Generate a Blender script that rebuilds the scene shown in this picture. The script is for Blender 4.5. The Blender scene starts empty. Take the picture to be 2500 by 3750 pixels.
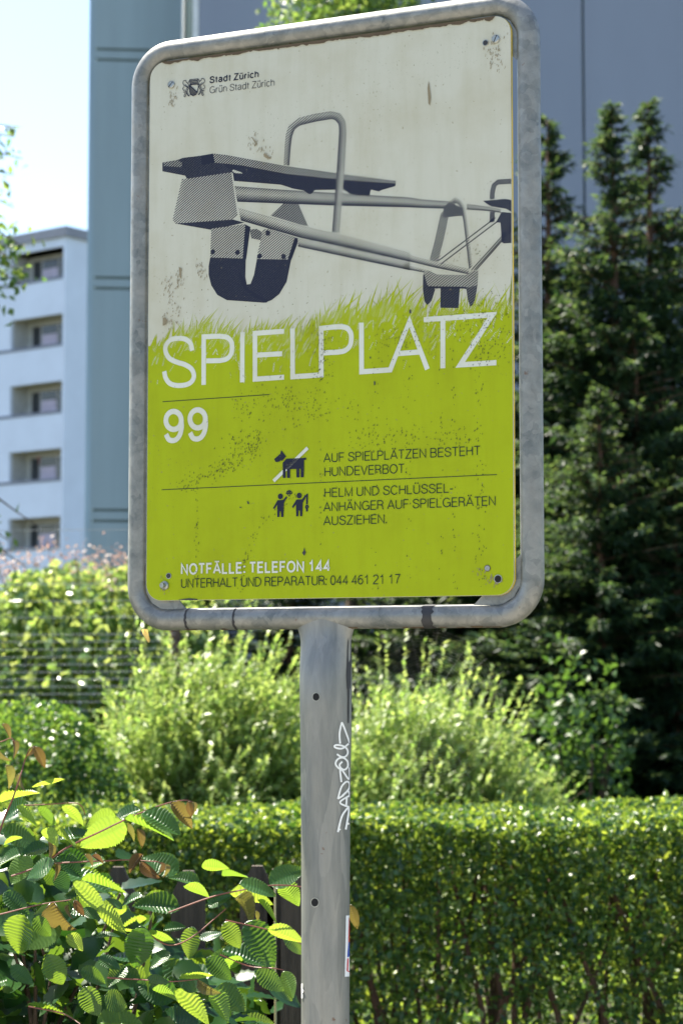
import bpy, bmesh, math, random
import numpy as np
from mathutils import Vector, Matrix, Quaternion

random.seed(7)
RNG = np.random.default_rng(11)
R = math.radians
sc = bpy.context.scene
col = sc.collection

# ------------------------------------------------------------------ camera
F = 7400.0                      # focal length in photo pixels (2500 x 3750)
PITCH = math.atan(580.0 / F)
EYE = Vector((0, 0, 1.6))
cam_d = bpy.data.cameras.new('camera')
cam_d.sensor_fit = 'VERTICAL'
cam_d.sensor_height = 23.5
cam_d.sensor_width = 15.67
cam_d.lens = F / 3750 * 23.5
cam_d.clip_start = 0.05
cam_d.clip_end = 3000
cam_d.dof.use_dof = True
cam_d.dof.focus_distance = 2.97
cam_d.dof.aperture_fstop = 5.6
cam_d.dof.aperture_blades = 0
cam = bpy.data.objects.new('camera', cam_d)
col.objects.link(cam)
cam.location = EYE
cam.rotation_euler = (R(90) + PITCH, 0, 0)
sc.camera = cam

# ------------------------------------------------------------------ light
SUN_AZ, SUN_EL = R(-53), R(60)  # azimuth from +Y (negative = to the left), elevation
sunv = Vector((math.sin(SUN_AZ) * math.cos(SUN_EL), math.cos(SUN_AZ) * math.cos(SUN_EL), math.sin(SUN_EL)))
world = bpy.data.worlds.new('World')
sc.world = world
world.use_nodes = True
wn = world.node_tree
sky = wn.nodes.new('ShaderNodeTexSky')
sky.sky_type = 'NISHITA'
sky.sun_disc = False
sky.sun_elevation = SUN_EL
sky.sun_rotation = SUN_AZ
sky.air_density = 1.0
sky.dust_density = 0.9
sky.ozone_density = 0.8
wn.links.new(sky.outputs[0], wn.nodes['Background'].inputs[0])
wn.nodes['Background'].inputs[1].default_value = 0.082
sun_d = bpy.data.lights.new('sun', 'SUN')
sun_d.energy = 5.0
sun_d.angle = R(0.53)
sun_d.color = (1.0, 0.93, 0.79)
sun = bpy.data.objects.new('sun', sun_d)
col.objects.link(sun)
sun.location = (-6, 6, 12)
sun.rotation_euler = sunv.to_track_quat('Z', 'Y').to_euler()

sc.view_settings.view_transform = 'Standard'
sc.view_settings.look = 'None'
sc.view_settings.exposure = 1.95
sc.view_settings.gamma = 1.0
sc.view_settings.use_curve_mapping = False
sc.render.engine = 'CYCLES'
sc.cycles.use_denoising = True
sc.cycles.max_bounces = 8
sc.cycles.transparent_max_bounces = 8

# ------------------------------------------------------------------ helpers
def at(px, py, Y):
    """world point seen at photo pixel (px,py) that stands at distance Y"""
    dx, dy = (px - 1250) / F, (1875 - py) / F
    fw = math.cos(PITCH) - dy * math.sin(PITCH)
    up = math.sin(PITCH) + dy * math.cos(PITCH)
    return Vector((dx / fw * Y, Y, 1.6 + up / fw * Y))

def mesh_obj(name, verts, faces, mat, parent=None, smooth=False, attr=None):
    me = bpy.data.meshes.new(name)
    me.from_pydata([tuple(v) for v in verts], [], [tuple(f) for f in faces])
    if attr is not None:
        a = me.attributes.new('tone', 'FLOAT', 'POINT')
        a.data.foreach_set('value', np.asarray(attr, dtype=np.float32))
    return finish(name, me, mat, parent, smooth)

def finish(name, me, mat, parent=None, smooth=False):
    if mat is not None:
        me.materials.append(mat)
    if smooth:
        me.polygons.foreach_set('use_smooth', [True] * len(me.polygons))
    me.update()
    o = bpy.data.objects.new(name, me)
    col.objects.link(o)
    if parent is not None:
        o.parent = parent
    return o

def np_mesh(name, V, Fc, mat, parent=None, smooth=False):
    """V (n,3), Fc (m,k) equal sized faces, quickly"""
    me = bpy.data.meshes.new(name)
    V = np.ascontiguousarray(V, dtype=np.float32)
    Fc = np.ascontiguousarray(Fc, dtype=np.int32)
    m, k = Fc.shape
    me.vertices.add(len(V)); me.vertices.foreach_set('co', V.ravel())
    me.loops.add(m * k); me.loops.foreach_set('vertex_index', Fc.ravel())
    me.polygons.add(m)
    me.polygons.foreach_set('loop_start', np.arange(0, m * k, k, dtype=np.int32))
    me.update(calc_edges=True)
    me.validate()
    return finish(name, me, mat, parent, smooth)

def empty(name, loc=(0, 0, 0), rz=0.0):
    o = bpy.data.objects.new(name, None)
    o.empty_display_size = 0.1
    col.objects.link(o)
    o.location = loc
    o.rotation_euler = (0, 0, rz)
    return o

def tag(o, label=None, cat=None, group=None, kind=None):
    if label: o['label'] = label
    if cat: o['category'] = cat
    if group: o['group'] = group
    if kind: o['kind'] = kind
    return o

def copy_tree(o, parent=None):
    c = o.copy(); col.objects.link(c)
    if parent is not None: c.parent = parent
    for ch in [x for x in o.children]:
        copy_tree(ch, c)
    return c

class MB:
    """collects boxes and tubes for one mesh"""
    def __init__(s): s.v = []; s.f = []
    def box(s, a, b):
        n = len(s.v)
        for z in (a[2], b[2]):
            s.v += [(a[0], a[1], z), (b[0], a[1], z), (b[0], b[1], z), (a[0], b[1], z)]
        s.f += [(n, n+3, n+2, n+1), (n+4, n+5, n+6, n+7), (n, n+1, n+5, n+4), (n+1, n+2, n+6, n+5), (n+2, n+3, n+7, n+6), (n+3, n, n+4, n+7)]
        return s
    def tube(s, pts, rad, n=8, closed=False, cap=True):
        pts = [Vector(p) for p in pts]
        if not hasattr(rad, '__len__'): rad = [rad] * len(pts)
        base = len(s.v); m = len(pts); prev = None
        for i, p in enumerate(pts):
            if closed: t = (pts[(i+1) % m] - pts[i-1])
            else: t = pts[min(i+1, m-1)] - pts[max(i-1, 0)]
            t = t.normalized() if t.length > 1e-9 else Vector((0, 0, 1))
            if prev is None:
                u = t.orthogonal().normalized()
            else:
                u = (prev - t * prev.dot(t)); u = u.normalized() if u.length > 1e-6 else t.orthogonal().normalized()
            prev = u
            w = t.cross(u)
            for k in range(n):
                a = 2 * math.pi * k / n
                s.v.append(tuple(p + (u * math.cos(a) + w * math.sin(a)) * rad[i]))
        rings = m if closed else m - 1
        for i in range(rings):
            j = (i + 1) % m
            for k in range(n):
                l = (k + 1) % n
                s.f.append((base + i*n + k, base + i*n + l, base + j*n + l, base + j*n + k))
        if cap and not closed:
            s.f.append(tuple(base + k for k in range(n))[::-1])
            s.f.append(tuple(base + (m-1)*n + k for k in range(n)))
        return s
    def build(s, name, mat, parent=None, smooth=False):
        return mesh_obj(name, s.v, s.f, mat, parent, smooth)

def smooth_pts(P, n=6):
    """Catmull-Rom through points"""
    P = [Vector(p) for p in P]
    if len(P) < 3: return P
    Q = [P[0] * 2 - P[1]] + P + [P[-1] * 2 - P[-2]]
    out = []
    for i in range(1, len(Q) - 2):
        for k in range(n):
            t = k / n
            a, b, c, d = Q[i-1], Q[i], Q[i+1], Q[i+2]
            out.append(0.5 * ((2*b) + (c - a)*t + (2*a - 5*b + 4*c - d)*t*t + (3*b - a - 3*c + d)*t*t*t))
    out.append(P[-1])
    return out

# ------------------------------------------------------------------ materials
class NT:
    def __init__(s, mat):
        s.m = mat; mat.use_nodes = True; s.t = mat.node_tree; s.n = s.t.nodes; s.l = s.t.links
        s.b = s.n.get('Principled BSDF'); s.out = s.n.get('Material Output')
    def new(s, typ, **kw):
        nd = s.n.new(typ)
        for k, v in kw.items():
            if k.startswith('i_'): nd.inputs[k[2:].replace('_', ' ')].default_value = v
            else: setattr(nd, k, v)
        return nd
    def link(s, a, b): s.l.new(a, b)
    def math(s, op, a, b=0.0, clamp=False):
        nd = s.new('ShaderNodeMath', operation=op); nd.use_clamp = clamp
        for i, x in enumerate((a, b)):
            if hasattr(x, 'links'): s.link(x, nd.inputs[i])
            else: nd.inputs[i].default_value = x
        return nd.outputs[0]
    def mix(s, fac, a, b, blend='MIX'):
        nd = s.new('ShaderNodeMix', data_type='RGBA', blend_type=blend)
        for x, sock in ((fac, nd.inputs[0]), (a, nd.inputs[6]), (b, nd.inputs[7])):
            if hasattr(x, 'links'): s.link(x, sock)
            elif hasattr(x, '__len__'): sock.default_value = (*x[:3], 1)
            else: sock.default_value = x
        return nd.outputs[2]
    def noise(s, scale, vec=None, detail=3.0, rough=0.5, dist=0.0):
        nd = s.new('ShaderNodeTexNoise'); nd.inputs['Scale'].default_value = scale
        nd.inputs['Detail'].default_value = detail; nd.inputs['Roughness'].default_value = rough
        nd.inputs['Distortion'].default_value = dist
        if vec is not None: s.link(vec, nd.inputs['Vector'])
        return nd.outputs['Fac']
    def ramp(s, fac, lo, hi, a=0.0, b=1.0):
        nd = s.new('ShaderNodeMapRange'); s.link(fac, nd.inputs[0])
        for i, v in enumerate((lo, hi, a, b)): nd.inputs[i+1].default_value = v
        return nd.outputs[0]
    def coord(s, scale=(1, 1, 1), kind='Object', loc=(0, 0, 0)):
        tc = s.new('ShaderNodeTexCoord'); mp = s.new('ShaderNodeMapping')
        mp.inputs['Scale'].default_value = scale; mp.inputs['Location'].default_value = loc
        s.link(tc.outputs[kind], mp.inputs[0]); return mp.outputs[0]
    def bump(s, h, strength=0.3, dist=0.01):
        b = s.new('ShaderNodeBump'); b.inputs['Strength'].default_value = strength; b.inputs['Distance'].default_value = dist
        s.link(h, b.inputs['Height']); return b.outputs[0]

def mat_plain(name, c, rough=0.6, metal=0.0, spec=0.5, var=0.12, scale=5.0, bump=0.0, stretch=(1, 1, 1)):
    m = bpy.data.materials.new(name); t = NT(m)
    v = t.coord(stretch)
    n = t.noise(scale, v, 5, 0.6)
    d = tuple(x * (1 - var) for x in c); e = tuple(min(1, x * (1 + var)) for x in c)
    t.link(t.mix(t.ramp(n, 0.3, 0.7), d, e), t.b.inputs['Base Color'])
    t.b.inputs['Roughness'].default_value = rough
    t.b.inputs['Metallic'].default_value = metal
    t.b.inputs['Specular IOR Level'].default_value = spec
    if bump: t.link(t.bump(t.noise(scale * 8, v, 4), bump, 0.01), t.b.inputs['Normal'])
    return m

def mat_leaf(name, c1, c2, tr1, tr2, trans=0.45, rough=0.35, spec=0.5, obj_random=False, veins=False, young=None):
    """leaf blade: reflecting top, light shining through, each leaf its own tint"""
    m = bpy.data.materials.new(name); t = NT(m)
    if obj_random:
        oi = t.new('ShaderNodeObjectInfo'); rnd = oi.outputs['Random']
    else:
        g = t.new('ShaderNodeNewGeometry'); rnd = g.outputs['Random Per Island']
    cfac = rnd
    base = t.mix(cfac, c1, c2)
    tr = t.mix(cfac, tr1, tr2)
    if young is not None:
        yf = t.ramp(rnd, young[0], young[0] + 0.02)  # a random share of leaves takes the brighter colours
        base = t.mix(yf, base, young[1]); tr = t.mix(yf, tr, young[2])
    if veins:
        nz = t.noise(60, t.coord(), 4, 0.6)
        base = t.mix(t.ramp(nz, 0.35, 0.7, 0, .5), base, tuple(x * 1.5 for x in c2))
        at_ = t.new('ShaderNodeAttribute', attribute_name='tone')
        vv = at_.outputs['Fac']
        base = t.mix(t.math('MULTIPLY', vv, 0.16), base, tuple(min(1, x * 1.9 + 0.01) for x in c2))
        tr = t.mix(t.math('MULTIPLY', vv, 0.35), tr, tuple(x * 0.35 for x in tr1))
    t.link(base, t.b.inputs['Base Color'])
    t.b.inputs['Roughness'].default_value = rough
    t.b.inputs['Specular IOR Level'].default_value = spec
    tl = t.new('ShaderNodeBsdfTranslucent'); t.link(tr, tl.inputs[0])
    mx = t.new('ShaderNodeMixShader'); mx.inputs[0].default_value = trans
    t.link(t.b.outputs[0], mx.inputs[1]); t.link(tl.outputs[0], mx.inputs[2])
    t.link(mx.outputs[0], t.out.inputs[0])
    return m

# wear shared by everything printed on the panel: faint streaks, blotches and lichen specks of their own shape
def wear_group():
    g = bpy.data.node_groups.new('panel_wear', 'ShaderNodeTree')
    g.interface.new_socket('Color', in_out='INPUT', socket_type='NodeSocketColor')
    g.interface.new_socket('Color', in_out='OUTPUT', socket_type='NodeSocketColor')
    n, l = g.nodes, g.links
    gi = n.new('NodeGroupInput'); go = n.new('NodeGroupOutput')
    tc = n.new('ShaderNodeTexCoord')
    def mp(sx, sy, sz):
        m_ = n.new('ShaderNodeMapping'); m_.inputs['Scale'].default_value = (sx, sy, sz); l.new(tc.outputs['Object'], m_.inputs[0]); return m_.outputs[0]
    def nz(v, s, d=3, r=.5):
        q = n.new('ShaderNodeTexNoise'); q.inputs['Scale'].default_value = s; q.inputs['Detail'].default_value = d; q.inputs['Roughness'].default_value = r; l.new(v, q.inputs['Vector']); return q.outputs['Fac']
    def rg(f, a, b, c=0., d=1.):
        q = n.new('ShaderNodeMapRange'); l.new(f, q.inputs[0])
        for i, x in enumerate((a, b, c, d)): q.inputs[i+1].default_value = x
        return q.outputs[0]
    def mul(a, b):
        q = n.new('ShaderNodeMath'); q.operation = 'MULTIPLY'; l.new(a, q.inputs[0])
        if hasattr(b, 'links'): l.new(b, q.inputs[1])
        else: q.inputs[1].default_value = b
        return q.outputs[0]
    def mx(f, a, c, bl='MIX'):
        q = n.new('ShaderNodeMix'); q.data_type = 'RGBA'; q.blend_type = bl; l.new(f, q.inputs[0]); l.new(a, q.inputs[6])
        q.inputs[7].default_value = (*c, 1); return q.outputs[2]
    flat = mp(1, 0, 1); streak = mp(1, 0, 0.12); tall = mp(1, 0, 0.45)
    c = gi.outputs[0]
    c = mx(rg(nz(streak, 55, 4, .6), .45, .75, 0, .22), c, (.70, .66, .52), 'MULTIPLY')
    c = mx(rg(nz(flat, 9, 5, .6), .45, .8, 0, .55), c, (.76, .70, .55), 'MULTIPLY')
    sp = mul(rg(nz(tall, 420, 2, .5), .66, .70), rg(nz(flat, 7, 3, .5), .50, .62))
    c = mx(mul(sp, .55), c, (.10, .09, .04))
    sp2 = rg(nz(flat, 190, 1.5, .4), .715, .735, 0, .45)
    c = mx(sp2, c, (.20, .17, .10))
    l.new(c, go.inputs[0])
    return g
WEAR = wear_group()

def mat_print(name, c, hatch=None, under=None, rough=0.42):
    """printed ink; hatch: ink laid in slanting lines over `under`, width from the tone of the picture"""
    m = bpy.data.materials.new(name); t = NT(m)
    colr = t.new('ShaderNodeRGB'); colr.outputs[0].default_value = (*c, 1); cc = colr.outputs[0]
    if hatch:
        ang, period = hatch
        tc = t.new('ShaderNodeTexCoord'); sp = t.new('ShaderNodeSeparateXYZ'); t.link(tc.outputs['Object'], sp.inputs[0])
        v = t.math('ADD', t.math('MULTIPLY', sp.outputs[0], -math.sin(ang) / period), t.math('MULTIPLY', sp.outputs[2], math.cos(ang) / period))
        fr = t.math('FRACT', v)
        tri = t.math('MULTIPLY', t.math('ABSOLUTE', t.math('SUBTRACT', fr, 0.5)), 2.0)
        a = t.new('ShaderNodeAttribute', attribute_name='tone')
        d = t.math('SUBTRACT', t.math('MULTIPLY', a.outputs['Fac'], 1.1), tri)
        f = t.ramp(d, -0.08, 0.08)
        cc = t.mix(f, under, c)
    gr = t.new('ShaderNodeGroup'); gr.node_tree = WEAR
    t.link(cc, gr.inputs[0]); t.link(gr.outputs[0], t.b.inputs['Base Color'])
    t.b.inputs['Roughness'].default_value = rough
    t.b.inputs['Specular IOR Level'].default_value = 0.14
    return m

WHITE = (0.465, 0.465, 0.385); LIME = (0.30, 0.365, 0.004); NAVY = (0.015, 0.018, 0.036); INK = (0.018, 0.035, 0.022)
M = {}
M['print_white'] = mat_print('print_white', WHITE)
M['letter_white'] = mat_print('letter_white', (0.55, 0.57, 0.51))
M['lime'] = mat_print('print_lime', LIME)
M['ink'] = mat_print('print_ink', INK)
M['navy'] = mat_print('print_navy', NAVY)
M['halftone'] = mat_print('print_halftone', NAVY, (R(34), 0.0031), WHITE)
M['grass_print'] = mat_print('print_grass', LIME, (R(-48), 0.0027), WHITE)
M['edge_white'] = mat_plain('panel_edge', (0.5, 0.5, 0.42), 0.5)
M['edge_yellow'] = mat_plain('panel_yellow_edge', (0.85, 0.62, 0.03), 0.4)
M['speck'] = mat_plain('lichen', (0.05, 0.052, 0.014), 0.9)
M['stain'] = mat_plain('rusty_stain', (0.22, 0.185, 0.115), 0.9, scale=80)

def mat_galv(name, stretch, tint=(1, 1, 1), spangle=70, rust=True):
    m = bpy.data.materials.new(name); t = NT(m)
    v = t.coord(stretch)
    vo = t.new('ShaderNodeTexVoronoi'); vo.inputs['Scale'].default_value = spangle; vo.inputs['Randomness'].default_value = 1
    ds = t.new('ShaderNodeVectorMath', operation='ADD')
    nn = t.new('ShaderNodeTexNoise'); nn.inputs['Scale'].default_value = 45; t.link(v, nn.inputs['Vector'])
    sc_ = t.new('ShaderNodeVectorMath', operation='SCALE'); sc_.inputs['Scale'].default_value = 0.02
    t.link(nn.outputs['Color'], sc_.inputs[0]); t.link(v, ds.inputs[0]); t.link(sc_.outputs[0], ds.inputs[1])
    t.link(ds.outputs[0], vo.inputs['Vector'])
    sep = t.new('ShaderNodeSeparateColor'); t.link(vo.outputs['Color'], sep.inputs[0])
    a = tuple(x * y for x, y in zip((0.17, 0.19, 0.195), tint)); b = tuple(x * y for x, y in zip((0.46, 0.455, 0.43), tint))
    c = t.mix(t.math('MULTIPLY', t.math('ADD', t.ramp(sep.outputs[0], 0.1, 1.0), t.ramp(t.noise(38, v, 6, .7, .6), .35, .62)), .5), a, b)
    c = t.mix(t.ramp(t.noise(14, v, 6, 0.65), 0.35, 0.7, 0, 0.55), c, (0.30, 0.285, 0.25))
    c = t.mix(t.ramp(t.noise(300, v, 3, 0.6), 0.62, 0.8, 0, 0.5), c, (0.16, 0.15, 0.13))
    if rust:
        rr = t.math('MULTIPLY', t.ramp(t.noise(110, t.coord(), 3, .5), .68, .72), t.ramp(t.noise(9, t.coord(), 2), .55, .62))
        c = t.mix(t.math('MULTIPLY', rr, .8), c, (.12, .045, .02))
    t.link(c, t.b.inputs['Base Color'])
    t.b.inputs['Metallic'].default_value = 0.45
    t.link(t.ramp(t.noise(60, v, 4), 0.3, 0.7, 0.36, 0.55), t.b.inputs['Roughness'])
    t.link(t.bump(t.noise(120, v, 4, .6), 0.12, 0.002), t.b.inputs['Normal'])
    return m
M['galv_frame'] = mat_galv('galvanised_tube', (1, 1, 1), (0.49, 0.505, 0.50), 80)
M['galv_post'] = mat_galv('galvanised_post', (1, 1, 0.16), (0.54, 0.55, 0.54), 60)
M['bolt'] = mat_plain('bolt_steel', (0.30, 0.31, 0.29), 0.35, 0.7, var=.3, scale=90)
M['black_paint'] = mat_plain('black_mark', (0.02, 0.02, 0.022), 0.6, scale=40)
M['rust'] = mat_plain('rust_mark', (0.14, 0.05, 0.02), 0.85, scale=120)
M['dark_hole'] = mat_plain('hole_dark', (0.006, 0.006, 0.006), 0.9)
M['tag_white'] = mat_plain('white_marker', (0.80, 0.80, 0.76), 0.5)
M['sticker'] = mat_plain('sticker_white', (0.74, 0.75, 0.74), 0.4)
M['sticker_red'] = mat_plain('sticker_red', (0.6, 0.03, 0.04), 0.4)
M['sticker_blue'] = mat_plain('sticker_blue', (0.03, 0.07, 0.38), 0.4)
M['brown_dirt'] = mat_plain('brown_grime', (0.085, 0.06, 0.035), 0.9, scale=60)

# ------------------------------------------------------------------ ground
gm = bpy.data.materials.new('lawn_soil'); t = NT(gm)
n1 = t.noise(1.3, t.coord(), 6, 0.6); n2 = t.noise(30, t.coord(), 5, .7)
t.link(t.mix(t.ramp(n2, .3, .7), t.mix(t.ramp(n1, .4, .6), (.04, .055, .02), (.07, .055, .035)), (.025, .03, .012)), t.b.inputs['Base Color'])
t.b.inputs['Roughness'].default_value = 0.95
t.link(t.bump(n2, .6, .03), t.b.inputs['Normal'])
g = mesh_obj('ground', [(-600, -400, 0), (600, -400, 0), (600, 900, 0), (-600, 900, 0)], [(0, 1, 2, 3)], gm)
tag(g, kind='structure')
pm = mat_plain('pavement_gravel', (0.27, 0.255, 0.225), 0.9, scale=3, bump=.3)
p_ = MB().box((-12, -9, 0.004), (12, 2.75, 0.05)).build('pavement', pm); tag(p_, kind='structure')

# ------------------------------------------------------------------ buildings
M['blue_wall'] = mat_plain('tower_render_blue', (0.28, 0.365, 0.43), 0.8, var=.11, scale=1.6, stretch=(1, 1, .12))
M['grey_wall'] = mat_plain('facade_panel_grey', (0.26, 0.29, 0.355), 0.75, var=.09, scale=.5, stretch=(1, 1, .3))
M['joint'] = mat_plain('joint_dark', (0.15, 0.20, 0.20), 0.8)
M['white_wall'] = mat_plain('white_concrete', (0.68, 0.75, 0.86), 0.8, var=.05, scale=.7)
M['white_trim'] = mat_plain('white_trim', (0.74, 0.75, 0.74), 0.6)
M['roof_edge'] = mat_plain('roof_fascia', (0.26, 0.27, 0.31), 0.7)
M['soffit'] = mat_plain('soffit_bounce_yellow', (0.42, 0.40, 0.27), 0.8)  # yellow of the light bounced from below is put into the colour
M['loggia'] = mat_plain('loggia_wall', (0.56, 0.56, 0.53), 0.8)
M['rail'] = mat_plain('balcony_rail', (0.16, 0.18, 0.24), 0.5)
M['win_frame'] = mat_plain('window_frame', (0.42, 0.42, 0.42), 0.5)
M['glass'] = mat_plain('window_glass', (0.045, 0.05, 0.055), 0.08, var=.3)
M['curtain'] = mat_plain('curtain_cloth', (0.62, 0.55, 0.66), 0.9)
M['pot_red'] = mat_plain('red_ornament', (0.5, 0.03, 0.02), 0.6)

# blue-grey tower wing, close behind the sign's upper left
tow = empty('apartment_tower', at(325, 2455, 24.4) - Vector((0, 0, 1.6)), R(5))
tag(tow, 'tall blue-grey concrete tower with paired horizontal grooves, between the white building and the sign', 'building')
zt = lambda py: 1.6 + (2455 - py) / F * 24.4
grooves = [1893, 1028, 183]
fl = (1893 - 1028) / F * 24.4
zs = sorted([zt(1893) + k * fl for k in range(-3, 6) if zt(1893) + k * fl > 0.6])
TW = 1.075
z0 = 0.0
band = 0.066
for z in zs + [None]:
    z1 = (z - band) if z else 22.0
    MB().box((0, 0, z0), (TW, 9, z1)).build('wall_panel', M['blue_wall'], tow)
    if z:
        MB().box((0.03, 0.03, z1), (TW - .03, 8.97, z1 + .035)).build('groove', M['joint'], tow)
        MB().box((0, 0.0, z1 + .035), (TW, 9, z + band)).build('wall_band', M['blue_wall'], tow)
        MB().box((0.03, 0.03, z + band), (TW - .03, 8.97, z + band + .035)).build('groove', M['joint'], tow)
        z0 = z + band + .035
MB().box((-0.1, 0.9, 0), (-0.004, 8.5, 11.9)).build('side_wall', M['blue_wall'], tow)
MB().box((TW + .01, 0.25, 0), (TW + .045, .5, 22)).build('downpipe', M['white_trim'], tow)
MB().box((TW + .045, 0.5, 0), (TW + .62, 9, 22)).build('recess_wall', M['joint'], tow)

# big grey slab facade behind the conifers
GY = 20.0
gx0 = at(716, 2455, GY).x
gb = empty('grey_apartment_block', (gx0, GY, 0))
tag(gb, 'large flat grey-blue facade of tall panels filling the upper right behind the dark conifers', 'building')
jx = at(2155, 2455, GY).x - gx0
xs = [0, jx, 2 * jx, 3 * jx, 4 * jx]
for i in range(4):
    MB().box((xs[i] + (.012 if i else 0), 0, 0), (xs[i+1] - .012, .058, 20)).build('facade_panel', M['grey_wall'], gb)
MB().box((0.02, .06, 0), (xs[-1], 11, 19.9)).build('core_wall', M['joint'], gb)
MB().box((-.065, .02, 0), (-.004, 1.2, 20)).build('sunlit_end_strip', M['white_trim'], gb)  # end face of the block, its raking sunlight put into the white
MB().box((-.17, .6, 0), (-.07, .75, 20)).build('downpipe', M['joint'], gb)
MB().box((-.185, .1, 0), (-.17, .2, 20)).build('cable_duct', M['white_trim'], gb)

# white balcony building far left
WD = 83.0
cor = at(226, 2455, WD); cor.z = 0
ang = math.atan2(7400, -9510)
wb = empty('balcony_building', cor, 0)
wb.rotation_euler = (0, 0, ang)          # local +x runs along the balcony front, away to the left
tag(wb, 'white concrete apartment block with stacked recessed balconies at the left edge', 'building')
# local: x along front (away), -y = inward (depth) so the front faces +y ... mirror to be sure
FH = 2.82
top = 1.6 + (2455 - 848) / F * WD
def lb(name, u0, u1, v0, v1, z0, z1, mat, parent=wb):
    # v is depth into the building from the front plane
    return MB().box((u0, -v1, z0), (u1, -v0, z1)).build(name, mat, parent)
NF = 7; L = 22.0
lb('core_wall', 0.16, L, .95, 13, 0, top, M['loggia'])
lb('side_wall', 0.0, 0.155, 0.0, 13, 0, top, M['white_wall'])
lb('roof_fascia', -0.12, L, -0.12, 13.1, top, top + .42, M['roof_edge'])
soff0 = 1.6 + (2455 - (800 + 605 * .5525)) / F * WD       # underside of the slab above second opening
lb('wall', .16, L, 0, .949, soff0 + FH + .0, top - .002, M['white_wall'])
bays = []
u = .16
while u < L - 4:
    bays.append((u, u + 3.15)); u += 4.0
first = True
for k in range(-5, 2):
    s = soff0 + k * FH                    # soffit height of this storey's opening
    sill = s - 1.36
    if sill < 0.2: continue
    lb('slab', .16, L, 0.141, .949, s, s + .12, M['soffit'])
    if k < 1:
        b = lb('balcony_parapet', .16, L, 0, .14, s + .123, s + FH - 1.36 - .003, M['white_wall'])
        lb('balcony_edge', .16, L, -.001, .14, s - .001, s + .1225, M['white_wall'])
        lb('railing', .16, L, -.03, .10, s + FH - 1.36, s + FH - 1.36 + .12, M['rail'])
    for (u0, u1) in bays:
        if u0 > .2: lb('pier', u0 - .9, u0, 0.002, .94, sill - .0, s - .002, M['white_wall'])
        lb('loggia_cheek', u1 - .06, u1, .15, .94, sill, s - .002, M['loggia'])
        w = lb('window', u0 + .75, u0 + 2.75, .90, .948, sill - .9, s - .16, M['win_frame'])
        for a, c_ in ((.06, .36), (.46, 1.38), (1.5, 1.94)):
            lb('pane', u0 + .75 + a, u0 + .75 + c_, .885, .899, sill - .8, s - .22, M['glass'], w)
        if k % 2 == 0 or True:
            lb('curtain', u0 + 1.22, u0 + 2.11, .87, .884, sill - .8, s - .60, M['curtain'], w)
    if k == -2:
        lb('ornament', .9, 1.02, .9, 1.0, s - .35, s - .12, M['pot_red'])
        lb('ornament', 2.35, 2.5, .9, 1.0, s - .5, s - .15, M['pot_red'])

# ------------------------------------------------------------------ the sign
# printed panel 594 x 841 mm; local axes of the panel: x right, z up, front faces -y
PW, PH = .594, .841
SC = Vector((-.0275, 2.98, 1.6 + .5267)); SR = R(-23.86)
sign = empty('playground_sign', (0, 0, 0))
tag(sign, 'green and white playground information board in a galvanised tube frame on a steel post', 'sign')
sign.location = (SC.x, SC.y, 0); sign.rotation_euler = (0, 0, SR)
HC = SC.z                                    # height of the panel centre
nrm = Vector((math.sin(SR), -math.cos(SR), 0)); xdir = Vector((math.cos(SR), math.sin(SR), 0))
def pan(px, py, off=0.0):
    """pixel -> (x, z) in the plane `off` metres behind the panel face"""
    a = at(px, py, 1.0) - EYE
    c = SC - nrm * off
    k = (c - EYE).dot(nrm) / a.dot(nrm)
    p = EYE + a * k - c
    return (p.dot(xdir), p.z)
TR = 0.01685; OFF = 0.0125
xl = pan(515, 1300, OFF)[0]; xr = pan(1942.5, 1300, OFF)[0]
ztop = (pan(705, 174, OFF)[1] + pan(1742, 38, OFF)[1]) / 2
zbot = (pan(650, 2268, OFF)[1] + pan(1750, 2256, OFF)[1]) / 2
print('frame', xl, xr, ztop, zbot)
def rrect(x0, x1, z0, z1, r, n=10):
    P = []
    for cx, cz, a0 in ((x1 - r, z1 - r, 0), (x0 + r, z1 - r, 90), (x0 + r, z0 + r, 180), (x1 - r, z0 + r, 270)):
        for k in range(n + 1):
            a = R(a0 + 90 * k / n); P.append((cx + r * math.cos(a), cz + r * math.sin(a)))
    return P
rr = rrect(xl, xr, zbot, ztop, 0.052, 12)
# refine straight runs so the tube stays smooth
path = []
for i, p in enumerate(rr):
    q = rr[(i + 1) % len(rr)]
    d = math.hypot(q[0] - p[0], q[1] - p[1]); m = max(1, int(d / .05))
    for k in range(m): path.append((p[0] + (q[0]-p[0]) * k / m, OFF, HC + p[1] + (q[1]-p[1]) * k / m))
fr = MB().tube(path, TR, 28, closed=True).build('frame_tube', M['galv_frame'], sign, True)
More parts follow.
